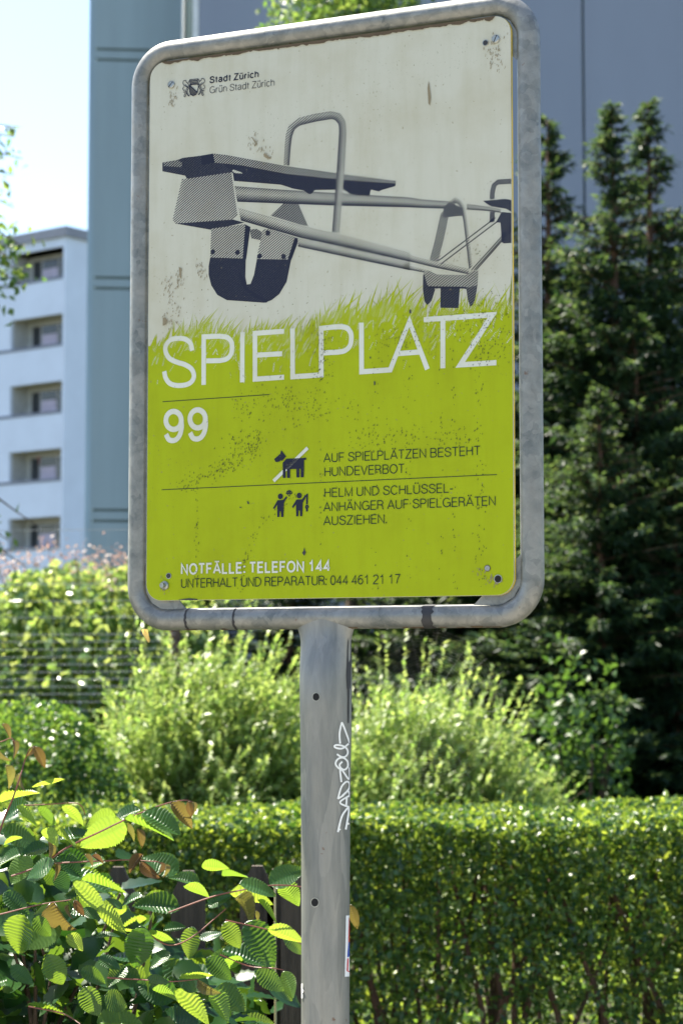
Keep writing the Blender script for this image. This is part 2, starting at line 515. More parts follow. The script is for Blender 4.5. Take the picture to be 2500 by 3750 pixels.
# post: conical at the top where it is welded to the lower tube
px0, pz0 = pan(1193, 2300, OFF)
px1, pz1 = pan(1191, 3700, OFF)
R0, R1 = .0398, .0352
prof = [(HC + zbot - .004, R0 * 1.13), (HC + zbot - .018, R0 * 1.03), (HC + zbot - .03, R0), (HC + zbot - .13, .0382), (HC + zbot - .30, .0360), (HC + zbot - .45, R1), (0.9, R1), (-.3, R1)]
PX = lambda z: px0 + (px1 - px0) * min(1, max(0, (HC + pz0 - z) / (pz0 - pz1)))
def pdep(z):
    """depth radius: the tube end is squashed flat where it meets the lower tube"""
    f = min(1, max(0, (HC + zbot - .012 - z) / .085)); f = f * f * (3 - 2 * f)
    return f
prof2 = [(HC + zbot + .004, R0 * 1.36), (HC + zbot - .010, R0 * 1.19), (HC + zbot - .018, R0 * 1.12), (HC + zbot - .026, R0 * 1.05), (HC + zbot - .035, R0), (HC + zbot - .06, .0394), (HC + zbot - .09, .0388), (HC + zbot - .13, .0382), (HC + zbot - .2, .0371), (HC + zbot - .30, .0360), (HC + zbot - .45, R1), (1.2, R1), (0.9, R1), (.4, R1), (-.3, R1)]
V, Fq = [], []
for z, r_ in prof2:
    ry_ = TR * .985 + (r_ - TR * .985) * pdep(z)
    V += [(PX(z) + r_ * math.cos(2 * math.pi * k / 48), OFF + ry_ * math.sin(2 * math.pi * k / 48), z) for k in range(48)]
for i in range(len(prof2) - 1):
    for k in range(48): l_ = (k + 1) % 48; Fq.append((i*48 + k, (i+1)*48 + k, (i+1)*48 + l_, i*48 + l_))
post = mesh_obj('post', V, Fq, M['galv_post'], sign, True)
def prad(z):
    for (z0_, r0_), (z1_, r1_) in zip(prof, prof[1:]):
        if z1_ <= z <= z0_: return r0_ + (r1_ - r0_) * (z0_ - z) / (z0_ - z1_)
    return R1
# point on the post surface seen at a pixel (camera side)
def onpost(px, py, lift=.0004):
    a = at(px, py, 1.0) - EYE
    a = a / a.length
    z = HC + pan(px, py, OFF)[1]
    for _ in range(4):
        r = prad(z) + lift
        c = SC + xdir * PX(z) - nrm * OFF; c.z = 0
        d = Vector((a.x, a.y, 0)); o = Vector((EYE.x, EYE.y, 0)) - c
        A = d.dot(d); B = 2 * o.dot(d); C = o.dot(o) - r * r
        disc = B * B - 4 * A * C
        k = (-B - math.sqrt(disc)) / (2 * A) if disc > 0 else -B / (2 * A)
        p = EYE + a * k; z = p.z
    w = p - SC; w.z = 0; yy = -w.dot(nrm) - OFF
    ry_ = TR * .985 + (prad(z) - TR * .985) * pdep(z)
    return Vector((w.dot(xdir), OFF + yy * (ry_ + lift) / (prad(z) + lift), p.z))
def post_patch(name, quadpx, mat, lift=.0006, nx=6, ny=8):
    V, Fq = [], []
    (a, b, c, d) = quadpx   # tl, tr, br, bl
    for j in range(ny + 1):
        for i in range(nx + 1):
            u, v = i / nx, j / ny
            x = (a[0]*(1-u) + b[0]*u) * (1-v) + (d[0]*(1-u) + c[0]*u) * v
            y = (a[1]*(1-u) + b[1]*u) * (1-v) + (d[1]*(1-u) + c[1]*u) * v
            V.append(onpost(x, y, lift))
    for j in range(ny):
        for i in range(nx):
            k = j * (nx + 1) + i; Fq.append((k, k + nx + 1, k + nx + 2, k + 1))
    return mesh_obj(name, V, Fq, mat, post, True)
def post_stroke(P, w, lift):
    """stroke in photo pixels wrapped round the post"""
    P = [Vector((p[0], p[1], 0)) for p in P]; V = []; Fq = []
    for i, p in enumerate(P):
        t_ = (P[min(i+1, len(P)-1)] - P[max(i-1, 0)]).normalized(); n_ = Vector((-t_.y, t_.x, 0)) * w / 2
        for q in (p + n_, p - n_): V.append(onpost(min(q.x, 1279.5), q.y, lift))
    for i in range(len(P) - 1): Fq.append((2*i, 2*i+1, 2*i+3, 2*i+2))
    return V, Fq
gc = lambda x, y: (1000 + x * .3613, 2200 + y * .3613)
tagst = [[(678, 1448), (672, 1350), (690, 1255), (705, 1252), (775, 1440)],
         [(765, 1448), (705, 1495), (650, 1495), (620, 1478), (640, 1462), (700, 1470), (745, 1500), (755, 1545), (730, 1580), (690, 1582), (645, 1555)],
         [(700, 1720), (655, 1690), (632, 1650), (655, 1605), (705, 1590), (750, 1625), (755, 1680), (725, 1712), (690, 1700), (672, 1665), (700, 1630)],
         [(690, 1838), (682, 1700), (768, 1810), (772, 1690)],
         [(655, 2008), (690, 1890), (740, 1835), (772, 1850), (768, 1900), (735, 1945), (710, 1968), (700, 1975), (755, 1930), (772, 1960), (772, 1990)],
         [(655, 2008), (715, 1970)],
         [(770, 2092), (690, 2060), (685, 2030), (772, 1975)], [(738, 2090), (745, 1990)],
         [(735, 2318), (768, 2110), (730, 2130), (690, 2200), (655, 2345)], [(660, 2325), (768, 2255)]]
V, Fq = [], []
for i, s_ in enumerate(tagst):
    v_, f_ = post_stroke(smooth_pts([(*gc(*p), 0) for p in s_], 5), 6.6 if i < 8 else 7.2, .0006 + i * .00004)
    k = len(V); V += v_; Fq += [tuple(a + k for a in f) for f in f_]
mesh_obj('graffiti', V, Fq, M['tag_white'], post)
# torn black tape and its crack down the right flank
blk = [(752, 312, 800), (748, 400, 800), (745, 490, 798), (750, 640, 790), (748, 760, 785), (757, 880, 780), (762, 900, 772), (764, 1000, 769), (762, 1100, 768), (764, 1240, 766)]
V, Fq = [], []
for x0, y, x1 in blk:
    a, b = gc(x0, y), gc(x1, y)
    cl_ = 1291.5 - (a[1] - 2310) * .021; V += [onpost(min(a[0] - 2, cl_), a[1], .0007), onpost(min(b[0] + 1, cl_ + 1), b[1], .0007)]
for i in range(len(blk) - 1): Fq.append((2*i, 2*i+2, 2*i+3, 2*i+1))
mesh_obj('black_tape', V, Fq, M['black_paint'], post)
post_patch('sticker', ((1266.5, 3353), (1279.3, 3352), (1279.3, 3576), (1262, 3577)), M['sticker'], .0005)
post_patch('sticker_print', ((1278, 3360), (1279.4, 3360), (1279.4, 3450), (1275.5, 3450)), M['sticker_red'], .0009, 2, 4)
post_patch('sticker_print', ((1276, 3450), (1279.4, 3450), (1279.4, 3503), (1271.5, 3505)), M['sticker_blue'], .0009, 2, 4)
V, Fq = [], []
for st in ([(1274, 3510), (1272, 3556), (1279, 3558)], ):
    v_, f_ = post_stroke([(x, y, 0) for x, y in st], 4.5, .001); V += v_; Fq += f_
mesh_obj('sticker_letter', V, Fq, M['sticker_red'], post)
post_patch('dripping', ((1102.7, 3603), (1108, 3601), (1108, 3655), (1103.5, 3657)), M['tag_white'], .0012, 3, 5)
post_patch('dripping', ((1102.7, 3612), (1112, 3628), (1110, 3634), (1103.2, 3640)), M['tag_white'], .0016, 3, 3)
def post_hole(cx, cy, r):
    V, Fq = [onpost(cx, cy, .0005)], []
    for ring, rr_, m_ in ((0, r, 0),):
        for k in range(20): V.append(onpost(cx + rr_ * math.cos(k * .31416), cy + rr_ * 1.15 * math.sin(k * .31416), .0005))
    Fq = [(0, 1 + (k + 1) % 20, 1 + k) for k in range(20)]
    mesh_obj('bolt_hole', V, Fq, M['dark_hole'], post)
    V, Fq = [], []
    for k in range(20):
        for q in (r * .97, r * 1.16): V.append(onpost(cx + q * math.cos(k * .31416), cy + q * 1.15 * math.sin(k * .31416), .0009))
    for k in range(20): a = 2 * k; b = 2 * ((k + 1) % 20); Fq.append((a, a + 1, b + 1, b))
    mesh_obj('hole_rim', V, Fq, M['bolt'], post)
post_hole(1157, 2552, 12.5); post_hole(1152.5, 3305, 13.5)

# marks and grime on the tubes (thin shells hugging the tube)
def tube_band(name, axis, c0, c1, a0, a1, mat, fixed, lift=.0004, jag=0.0, n=14, m=3, parent=None):
    """axis 'x': along lower/upper tube at z=fixed; 'z': along side tube at x=fixed; angles round the tube, 0 = facing viewer, 90 = up/right"""
    V, Fq = [], []
    for j in range(m + 1):
        for i in range(n + 1):
            a = R(a0 + (a1 - a0) * i / n); s_ = c0 + (c1 - c0) * j / m
            if jag and j in (0, m): s_ += random.uniform(-jag, jag)
            rr_ = TR + lift
            if axis == 'x': V.append((s_, OFF - rr_ * math.cos(a), HC + fixed + rr_ * math.sin(a)))
            else: V.append((fixed + rr_ * math.sin(a), OFF - rr_ * math.cos(a), HC + s_))
    for j in range(m):
        for i in range(n): k = j * (n + 1) + i; Fq.append((k, k + 1, k + n + 2, k + n + 1))
    return mesh_obj(name, V, Fq, mat, fr, True)
for px_, w_ in ((697, .0035), (872, .0035)):
    x_ = pan(px_, 2270, OFF)[0]; tube_band('marker_ring', 'x', x_ - w_/2, x_ + w_/2, -80, 95, M['black_paint'], zbot, jag=.001)
x_ = pan(1582, 2258, OFF)[0]; tube_band('black_tape', 'x', x_ - .011, x_ + .007, -95, 110, M['black_paint'], zbot, .0007, jag=.003)
for k in range(22):
    x_ = random.uniform(xl + .05, xr - .05); tube_band('grime', 'x', x_, x_ + random.uniform(.004, .022), -76, -62 + random.uniform(-8, 6), M['brown_dirt'], zbot, .0003 + k * .00001, jag=.003)
tube_band('rust_spot', 'x', xr - .062, xr - .052, 30, 52, M['rust'], ztop, .0006, jag=.003)
tube_band('rust_spot', 'x', xr - .050, xr - .040, 20, 40, M['rust'], ztop - .001, .0009, jag=.003)

# corner plates behind the panel
for sx, sz in ((-1, -1), (1, -1), (-1, 1), (1, 1)):
    cx, cz = (xr if sx > 0 else xl), (ztop if sz > 0 else zbot)
    bm_ = []
    q = .088
    pts2 = [(cx - sx * .012, cz - sz * .050), (cx - sx * .012 - sx * .002, cz - sz * q), (cx - sx * q, cz - sz * .014), (cx - sx * .050, cz - sz * .012), (cx - sx * .026, cz - sz * .026)]
    V = [(x, .0062, HC + z) for x, z in pts2] + [(x, .0092, HC + z) for x, z in pts2]
    n_ = len(pts2); Fq = [tuple(range(n_)), tuple(range(n_, 2 * n_))[::-1]] + [(k, k + n_, (k+1) % n_ + n_, (k+1) % n_) for k in range(n_)]
    mesh_obj('corner_plate', V, Fq, M['galv_frame'], sign)

# panel sheet: white face, yellow back layer showing at the right edge
def slab(name, P, y0, y1, mat, parent):
    n_ = len(P)
    V = [(x, y0, z) for x, z in P] + [(x, y1, z) for x, z in P]
    Fq = [tuple(range(n_)), tuple(range(n_, 2 * n_))[::-1]] + [(k, k + n_, (k+1) % n_ + n_, (k+1) % n_) for k in range(n_)]
    return mesh_obj(name, V, Fq, mat, parent)
pr = rrect(-PW/2, PW/2, -PH/2, PH/2, .026, 8)
panel = empty('panel', (0, 0, HC)); panel.parent = sign
# panel parts stay in panel coordinates: make the sheet itself the part
bpy.data.objects.remove(panel)
panel = slab('panel', pr, 0, .0032, M['print_white'], sign)
panel.location = (0, 0, HC)
back = slab('back_layer', rrect(-PW/2, PW/2 + .0006, -PH/2, PH/2, .026, 8), .0033, .0058, M['edge_yellow'], panel)

LEVEL = [0, 0.00008]
def lvl():
    LEVEL[0] = (LEVEL[0] + 1) % 72
    return -(LEVEL[1] + LEVEL[0] * 1.1e-6)
class Print:
    def __init__(s):
        s.v = []; s.f = []; s.t = []; LEVEL[0] = 0; LEVEL[1] += 0.00009 if LEVEL[1] < .0012 else 0
    def poly(s, P, tone=1.0, tones=None, y=None):
        y = lvl() if y is None else y; k = len(s.v)
        s.v += [(x, y, z) for x, z in P]; s.t += list(tones) if tones else [tone] * len(P)
        s.f.append(tuple(range(k, k + len(P))))
    def stroke(s, P, w, tone=1.0, closed=False, prof=None, cap=0.0):
        P = [Vector(p) for p in P]
        if closed and (P[0] - P[-1]).length < 1e-7: P = P[:-1]
        Q = [P[0]]
        for p in P[1:]:
            if (p - Q[-1]).length > 1e-6: Q.append(p)
        P = Q; m = len(P); y = lvl(); k = len(s.v)
        if m < 2: return
        if cap and not closed:
            P[0] = P[0] + (P[0] - P[1]).normalized() * cap; P[-1] = P[-1] + (P[-1] - P[-2]).normalized() * cap
        ws = w if hasattr(w, '__len__') else [w] * m
        cols = [(-1, 1.0)] if False else (prof or [(-1, tone), (1, tone)])
        nc = len(cols)
        for i, p in enumerate(P):
            if closed: a, b = P[i-1], P[(i+1) % m]
            else: a, b = P[max(i-1, 0)], P[min(i+1, m-1)]
            d0 = (p - a).normalized() if (p - a).length > 1e-9 else (b - p).normalized()
            d1 = (b - p).normalized() if (b - p).length > 1e-9 else d0
            n0 = Vector((-d0.y, d0.x)); n1 = Vector((-d1.y, d1.x)); n_ = (n0 + n1)
            n_ = n_.normalized() if n_.length > 1e-4 else n0
            sc_ = 1 / max(.45, n_.dot(n0))
            for c_, tn in cols:
                q = p + n_ * (c_ * ws[i] / 2 * sc_); s.v.append((q.x, y, q.y)); s.t.append(tn)
        for i in range(m if closed else m - 1):
            j = (i + 1) % m
            for c_ in range(nc - 1):
                s.f.append((k + i*nc + c_, k + i*nc + c_ + 1, k + j*nc + c_ + 1, k + j*nc + c_))
    def disc(s, c, r, tone=1.0, n=20, asp=1.0):
        s.poly([(c[0] + r * math.cos(2*math.pi*k/n), c[1] + r * asp * math.sin(2*math.pi*k/n)) for k in range(n)], tone)
    def build(s, name, mat):
        o = mesh_obj(name, s.v, s.f, mat, panel, attr=s.t); return o

# --- green field with blades
gf = Print()
edge = []
zg = pan(1200, 1165)[1]
zl = lambda x: zg - .010 + .010 * math.sin(x * 21) + .006 * math.sin(x * 57 + 1) + .014 * (x / .3)
prb = [p for p in rrect(-PW/2 + .0004, PW/2 - .0004, -PH/2 + .0004, PH/2, .0256, 8) if p[1] < 0]
xsg = np.linspace(PW/2 - .0004, -PW/2 + .0004, 60)
gf.poly([(x, zl(x)) for x in xsg] + prb)
for i in range(360):
    x = random.uniform(-PW/2 + .003, PW/2 - .004); b = zl(x) - random.uniform(.002, .012)
    h = random.choice([1, 1, 1, 2.2]) * random.uniform(.010, .020) * (1.25 if x > -.02 else .95); ln = random.gauss(.35, .38) * h; w = random.uniform(.0014, .0034)
    tip = max(-PW/2 + .001, min(PW/2 - .001, x + ln))
    cx_ = lambda v: max(-PW/2 + .0006, min(PW/2 - .0006, v))
    gf.poly([(cx_(x - w/2), b), (cx_(x + w/2), b), (cx_(x + ln * .45 + w * .36), b + h * .55), (tip, b + h), (cx_(x + ln * .35 - w * .36), b + h * .5)])
gf.build('green_field', M['lime'])
gh = Print()
for i in range(420):
    x = random.uniform(-PW/2 + .003, PW/2 - .004); b = zl(x) - random.uniform(.0, .01)
    h = random.uniform(.012, .036) * (1.2 if random.random() < .2 else .8); ln = random.gauss(.4, .3) * h; w = random.uniform(.0012, .003)
    tip = max(-PW/2 + .001, min(PW/2 - .001, x + ln))
    gh.poly([(cx_(x - w/2), b), (cx_(x + w/2), b), (cx_(x + ln * .5 + w * .3), b + h * .55), (tip, b + h), (cx_(x + ln * .4 - w * .3), b + h * .5)], random.choice([.6, .8, 1.0]))
for i in range(300):                                  # pale hatching left open inside the grass
    x = random.uniform(-PW/2 + .006, PW/2 - .008); b = zl(x) - abs(random.gauss(0, .022)) - .002
    h = random.uniform(.004, .014); ln = random.gauss(.45, .3) * h; w = random.uniform(.001, .0028)
    gh.poly([(x - w/2, b - h/2), (x + w/2, b - h/2), (x + ln + w/2, b + h/2), (x + ln - w/2, b + h/2)], random.uniform(.35, .75))
tag(gh.build('grass_hatching', M['grass_print']), kind='stuff')

# --- seesaw picture in halftone
ss = Print()
c3 = lambda x, y: Vector(pan(500 + x * .6378, 350 + y * .6378))
c4 = lambda x, y: Vector(pan(1400 + x * .3827, 550 + y * .3827))
def P3(L_, tone=1, tones=None): ss.poly([c3(*p) for p in L_], tone, tones)
def P4(L_, tone=1, tones=None): ss.poly([c4(*p) for p in L_], tone, tones)
def tube2(pts_, prof):
    """pts_: list of (top point, bottom point) in panel coords"""
    y = lvl(); k = len(ss.v); nc = len(prof)
    for a, b in pts_:
        for f_, tn in prof:
            q = a.lerp(b, f_); ss.v.append((q.x, y, q.y)); ss.t.append(tn)
    for i in range(len(pts_) - 1):
        for c_ in range(nc - 1): ss.f.append((k + i*nc + c_, k + i*nc + c_ + 1, k + (i+1)*nc + c_ + 1, k + (i+1)*nc + c_))
TP = [(0, .35), (.18, .22), (.45, .38), (.7, .66), (1, .95)]
TPd = [(0, .75), (.2, .45), (.45, .35), (.75, .72), (1, .98)]
tube2([(c3(845, 400), c3(878, 402)), (c3(850, 300), c3(884, 304)), (c3(857, 225), c3(893, 235)), (c3(875, 170), c3(908, 195)), (c3(925, 130), c3(938, 172)), (c3(1020, 105), c3(1030, 150)), (c3(1115, 90), c3(1120, 135)), (c3(1170, 102), c3(1140, 142)), (c3(1200, 150), c3(1160, 165)), (c3(1205, 210), c3(1163, 210)), (c3(1192, 450), c3(1148, 446)), (c3(1165, 790), c3(1122, 785))], [(0, .5), (.35, .42), (.7, .7), (1, .85)])
P3([(845, 620), (925, 610), (985, 750), (940, 742), (770, 690)], .68)
tube2([(c3(560, 520), c3(580, 610)), (c3(830, 540), c3(835, 620)), (c3(1145, 560), c3(1145, 632)), (c3(1568, 585), c3(1568, 642)), (c4(350, 470), c4(350, 552)), (c4(600, 488), c4(600, 560)), (c4(700, 500), c4(690, 565))], TPd)
P3([(262, 480), (300, 476), (550, 432), (583, 680), (555, 715), (225, 735), (208, 715)], .5, [.45, .55, .6, .5, .5, .45, .4])
P3([(225, 735), (555, 712), (620, 730), (435, 772)], .92)
P3([(650, 770), (690, 765), (730, 790), (720, 832), (660, 820)], .7)
P3([(725, 770), (760, 765), (908, 812), (868, 942), (690, 935)], .45)
P3([(908, 815), (935, 820), (890, 942), (868, 942)], .97)
P3([(430, 765), (625, 738), (610, 935), (424, 930)], .5)
P3([(625, 740), (655, 755), (630, 940), (610, 935)], .97)
P3([(424, 930), (628, 936), (625, 1040), (634, 1085), (655, 1082), (675, 1030), (692, 938), (888, 942), (862, 1070), (820, 1140), (775, 1175), (735, 1190), (600, 1180), (520, 1175), (465, 1145), (430, 1090), (415, 1030), (415, 980)], .93)
for bx, by in ((440, 898), (580, 900), (707, 922), (845, 925), (755, 790)): ss.disc(c3(bx, by), .0042, .95, 8)
P3([(585, 1020), (600, 1015), (640, 1110), (760, 1178), (745, 1190), (660, 1150), (610, 1100)], 1)
tube2([(c3(925, 818), c3(928, 868)), (c3(1240, 885), c3(1240, 935)), (c3(1568, 960), c3(1568, 1003)), (c4(200, 1090), c4(200, 1135)), (c4(440, 1150), c4(400, 1172))], TP)
tube2([(c3(585, 645), c3(600, 718)), (c3(940, 745), c3(945, 818)), (c3(1150, 793), c3(1150, 862)), (c3(1568, 902), c3(1568, 955)), (c4(250, 1000), c4(240, 1060)), (c4(500, 1065), c4(490, 1122)), (c4(830, 1135), c4(820, 1188))], TP)
# planks of the seat
P3([(150, 385), (235, 370), (268, 358), (375, 345), (440, 333), (520, 345), (560, 430), (552, 440), (290, 478), (280, 460), (150, 435)], .9)
P3([(440, 350), (860, 430), (1488, 500), (1485, 520), (1400, 545), (1395, 552), (1345, 540), (1338, 575), (1230, 568), (1190, 540), (1025, 543), (995, 570), (960, 545), (900, 535), (830, 512), (560, 490), (548, 430)], .93)
P3([(440, 333), (520, 342), (860, 405), (1145, 445), (1190, 452), (1488, 490), (1488, 506), (1190, 485), (860, 450), (600, 400), (450, 385)], .62)
P3([(440, 333), (450, 385), (375, 400), (372, 345)], 1.0)
P3([(160, 384), (235, 371), (262, 385), (262, 412), (156, 404)], .68)
P3([(548, 432), (556, 425), (600, 440), (610, 448), (565, 445)], .15)
ss.stroke([c3(550, 445), c3(583, 680)], .0022, .05)
tube2([(c3(1197, 400), c3(1155, 400)), (c3(1192, 450), c3(1148, 446)), (c3(1165, 790), c3(1122, 785))], [(0, .45), (.35, .35), (.7, .65), (1, .85)])
# far hanger frame, bracket and far seat
ss.stroke([c4(598, 600), c4(545, 850), c4(490, 1060)], .0135, .6)
P4([(585, 560), (640, 490), (690, 520), (770, 560), (772, 628), (700, 632), (592, 648), (575, 640)], .8)
tube2([(c4(630, 490), c4(660, 510)), (c4(690, 448), c4(690, 500)), (c4(745, 470), c4(725, 520)), (c4(790, 540), c4(750, 560)), (c4(815, 690), c4(775, 690)), (c4(862, 1120), c4(828, 1140))], [(0, .15), (.4, .4), (1, .9)])
tube2([(c4(805, 515), c4(805, 568)), (c4(1000, 540), c4(1000, 582)), (c4(1130, 565), c4(1130, 600))], TPd)
P4([(395, 1180), (440, 1150), (520, 1190), (800, 1195), (860, 1155), (915, 1160), (908, 1300), (800, 1330), (740, 1318), (555, 1318), (500, 1330), (430, 1310)], .52)
P4([(388, 1190), (400, 1190), (432, 1300), (505, 1330), (470, 1440), (430, 1482), (402, 1450), (386, 1330)], .88)
P4([(555, 1315), (740, 1315), (725, 1512), (553, 1508)], .9)
P4([(800, 1320), (908, 1290), (885, 1430), (862, 1480), (840, 1502), (815, 1430)], .82)
ss.stroke([c4(430, 1312), c4(800, 1316)], .003, 1)
P4([(960, 485), (1090, 475), (1170, 466), (1231, 478), (1231, 590), (1180, 560), (1040, 540), (1000, 515)], .88)
ss.stroke([c4(1048, 470), c4(1050, 400), c4(1068, 335), c4(1105, 305), c4(1230, 298)], .0075, .75)
ss.stroke([c4(1050, 590), c4(1046, 690)], .0075, .8)
P4([(1138, 592), (1231, 600), (1231, 888), (1160, 893), (1140, 880), (1128, 695), (1085, 690)], .88)
for o_ in (-14, 14): ss.stroke([c4(1095 + o_, 660 + o_), c4(545 + o_, 1075 + o_)], .0016, 1)
for o_ in (-22, 4, 22): ss.stroke([c4(1228, 745 + o_), c4(1090, 905 + o_), c4(870 + o_, 1150)], .0015, 1)
ss.build('seesaw_picture', M['halftone'])

# --- title
tt = Print()
c5 = lambda x, y: Vector(pan(500 + x * .4783, 1050 + y * .4783))
c6 = lambda x, y: Vector(pan(1100 + x * .5421, 1050 + y * .5421))
TWD = .0076
def sm2(P): return [Vector((p.x, p.y)) for p in smooth_pts([(q[0], q[1], 0) for q in P], 6)]
tt.stroke(sm2([c5(*p) for p in ((428, 490), (415, 435), (375, 402), (320, 396), (262, 408), (227, 450), (226, 500), (255, 550), (312, 578), (370, 596), (420, 628), (441, 675), (430, 718), (390, 748), (320, 757), (260, 742), (226, 700), (214, 648))]), TWD)
tt.stroke([c5(515, 752), c5(516, 384), c5(600, 380)] + sm2([c5(*p) for p in ((640, 379), (692, 388), (725, 418), (733, 465), (722, 520), (690, 553), (640, 566))]) + [c5(535, 568)], TWD)
tt.stroke([c5(810, 732), c5(812, 348)], TWD)
tt.stroke([c5(1130, 341), c5(908, 357), c5(908, 708), c5(1130, 693)], TWD)
tt.stroke([c5(925, 524), c5(1115, 513)], TWD)
tt.stroke([c5(1195, 320), c5(1196, 690), c6(141, 596), c6(141, 282), c6(200, 275)] + sm2([c6(*p) for p in ((240, 271), (300, 274), (335, 302), (344, 345), (335, 398), (300, 432), (255, 442))]) + [c6(157, 447)], TWD)
tt.stroke([c6(412, 243), c6(413, 575), c6(606, 562), c6(735, 235), c6(857, 558)], TWD)
tt.stroke([c6(655, 452), c6(808, 441)], TWD)
tt.stroke([c6(832, 223), c6(1296, 190), c6(1078, 528), c6(1322, 513)], TWD)
tt.stroke([c6(961, 228), c6(961, 551)], TWD)
tt.build('title_lettering', M['letter_white'])
nn_ = Print()
for ox, oy in ((0, 0), (184, -12)):
    ring = [(286 + ox + 59 * math.cos(a), 1024 + oy + 69 * math.sin(a)) for a in [2 * math.pi * k / 28 for k in range(28)]]
    nn_.stroke([c5(*p) for p in ring], .0082, closed=True)
    nn_.stroke(sm2([c5(x + ox, y + oy) for x, y in ((345, 1030), (347, 1075), (337, 1125), (315, 1162), (285, 1178), (250, 1170), (228, 1130))]), .0080)
nn_.build('number_lettering', M['letter_white'])
ru = Print()
ru.stroke([pan(596.6, 1471.4), pan(987.9, 1445)], .0011)
ru.stroke([pan(593.5, 1793.7), pan(1819, 1738)], .0011)
ru.build('ruled_line', M['ink'])

# --- small lettering with a stroke alphabet (cap height 1)
def arc(cx, cy, rx, ry, a0, a1, n=12):
    return [(cx + rx * math.cos(R(a0 + (a1 - a0) * k / n)), cy + ry * math.sin(R(a0 + (a1 - a0) * k / n))) for k in range(n + 1)]
def spl(*P): return [(p.x, p.y) for p in smooth_pts([(x, y, 0) for x, y in P], 5)]
S_ = spl((.58, .72), (.55, .9), (.32, 1), (.1, .9), (.07, .74), (.16, .6), (.33, .53), (.52, .44), (.61, .28), (.54, .09), (.32, 0), (.1, .08), (.03, .3))
G = {
 'A': (.68, [[(0, 0), (.34, 1), (.68, 0)], [(.12, .32), (.56, .32)]]),
 'B': (.62, [[(.04, 0), (.04, 1), (.34, 1)] + arc(.34, .765, .22, .235, 90, -90) + [(.05, .53)], [(.34, .53)] + arc(.34, .265, .26, .265, 90, -90) + [(.04, 0)]]),
 'C': (.70, [arc(.36, .5, .34, .5, 38, 322, 22)]),
 'D': (.68, [[(.04, 0), (.04, 1), (.26, 1)] + arc(.26, .5, .40, .5, 90, -90, 16) + [(.04, 0)]]),
 'E': (.55, [[(.54, 1), (.04, 1), (.04, 0), (.55, 0)], [(.04, .53), (.5, .53)]]),
 'F': (.52, [[(.52, 1), (.04, 1), (.04, 0)], [(.04, .51), (.47, .51)]]),
 'G': (.74, [arc(.38, .5, .36, .5, 42, 340, 22) + [(.72, .46), (.42, .46)], [(.72, .46), (.72, 0)]]),
 'H': (.64, [[(.04, 0), (.04, 1)], [(.60, 0), (.60, 1)], [(.04, .52), (.60, .52)]]),
 'I': (.10, [[(.05, 0), (.05, 1)]]),
 'L': (.50, [[(.04, 1), (.04, 0), (.50, 0)]]),
 'M': (.76, [[(.04, 0), (.04, 1), (.38, .02), (.72, 1), (.72, 0)]]),
 'N': (.65, [[(.04, 0), (.04, 1), (.61, 0), (.61, 1)]]),
 'O': (.76, [arc(.38, .5, .36, .5, 0, 360, 26)]),
 'P': (.58, [[(.04, 0), (.04, 1), (.32, 1)] + arc(.32, .74, .24, .26, 90, -90) + [(.04, .48)]]),
 'R': (.62, [[(.04, 0), (.04, 1), (.33, 1)] + arc(.33, .755, .24, .245, 90, -90) + [(.04, .51)], [(.33, .51), (.50, .44), (.54, .3), (.57, .04), (.62, 0)]]),
 'S': (.62, [S_]),
 'T': (.58, [[(0, 1), (.58, 1)], [(.29, 1), (.29, 0)]]),
 'U': (.64, [[(.04, 1), (.04, .3)] + arc(.32, .28, .28, .28, 180, 360, 14) + [(.60, 1)]]),
 'V': (.62, [[(0, 1), (.31, 0), (.62, 1)]]),
 'Z': (.60, [[(.03, 1), (.57, 1), (.02, 0), (.60, 0)]]),
 '0': (.54, [arc(.27, .5, .25, .5, 0, 360, 24)]),
 '1': (.54, [[(.08, .76), (.24, .82), (.32, 1), (.32, 0)]]),
 '2': (.54, [arc(.27, .73, .24, .27, 170, -30, 12) + [(.06, .12), (.02, 0), (.52, 0)]]),
 '4': (.54, [[(.40, 0), (.40, 1), (.02, .27), (.54, .27)]]),
 '6': (.54, [arc(.27, .31, .24, .31, 0, 360, 20), arc(.32, .52, .29, .48, 60, 190, 12)]),
 '7': (.54, [[(.02, 1), (.52, 1), (.3, .5), (.18, 0)]]),
 '.': (.10, [[(.05, -.01), (.05, .11)]]),
 ':': (.10, [[(.05, -.01), (.05, .11)], [(.05, .56), (.05, .68)]]),
 '-': (.28, [[(0, .36), (.28, .36)]]),
 'a': (.50, [spl((.06, .55), (.12, .68), (.27, .73), (.42, .66), (.44, .5), (.44, .15), (.47, .0)), spl((.44, .43), (.2, .38), (.04, .26), (.04, .1), (.16, -.01), (.34, .04), (.44, .2))]),
 'c': (.48, [arc(.26, .36, .23, .37, 40, 320, 16)]),
 'd': (.54, [arc(.26, .36, .23, .37, 0, 360, 20), [(.49, 0), (.49, 1)]]),
 'h': (.50, [[(.04, 0), (.04, 1)], [(.04, .4)] + arc(.25, .48, .21, .25, 180, 0, 10) + [(.46, 0)]]),
 'i': (.10, [[(.05, 0), (.05, .73)], [(.05, .89), (.05, 1)]]),
 'n': (.50, [[(.04, 0), (.04, .73)], [(.04, .4)] + arc(.25, .48, .21, .25, 180, 0, 10) + [(.46, 0)]]),
 'r': (.30, [[(.04, 0), (.04, .73)], [(.04, .42)] + arc(.26, .47, .21, .25, 175, 85, 6)]),
 't': (.26, [[(.12, .93), (.12, .14)] + arc(.22, .13, .10, .13, 180, 260, 5), [(0, .70), (.26, .70)]]),
 'u': (.50, [[(.04, .73), (.04, .26)] + arc(.25, .25, .21, .25, 180, 360, 10), [(.46, .73), (.46, 0)]]),
}
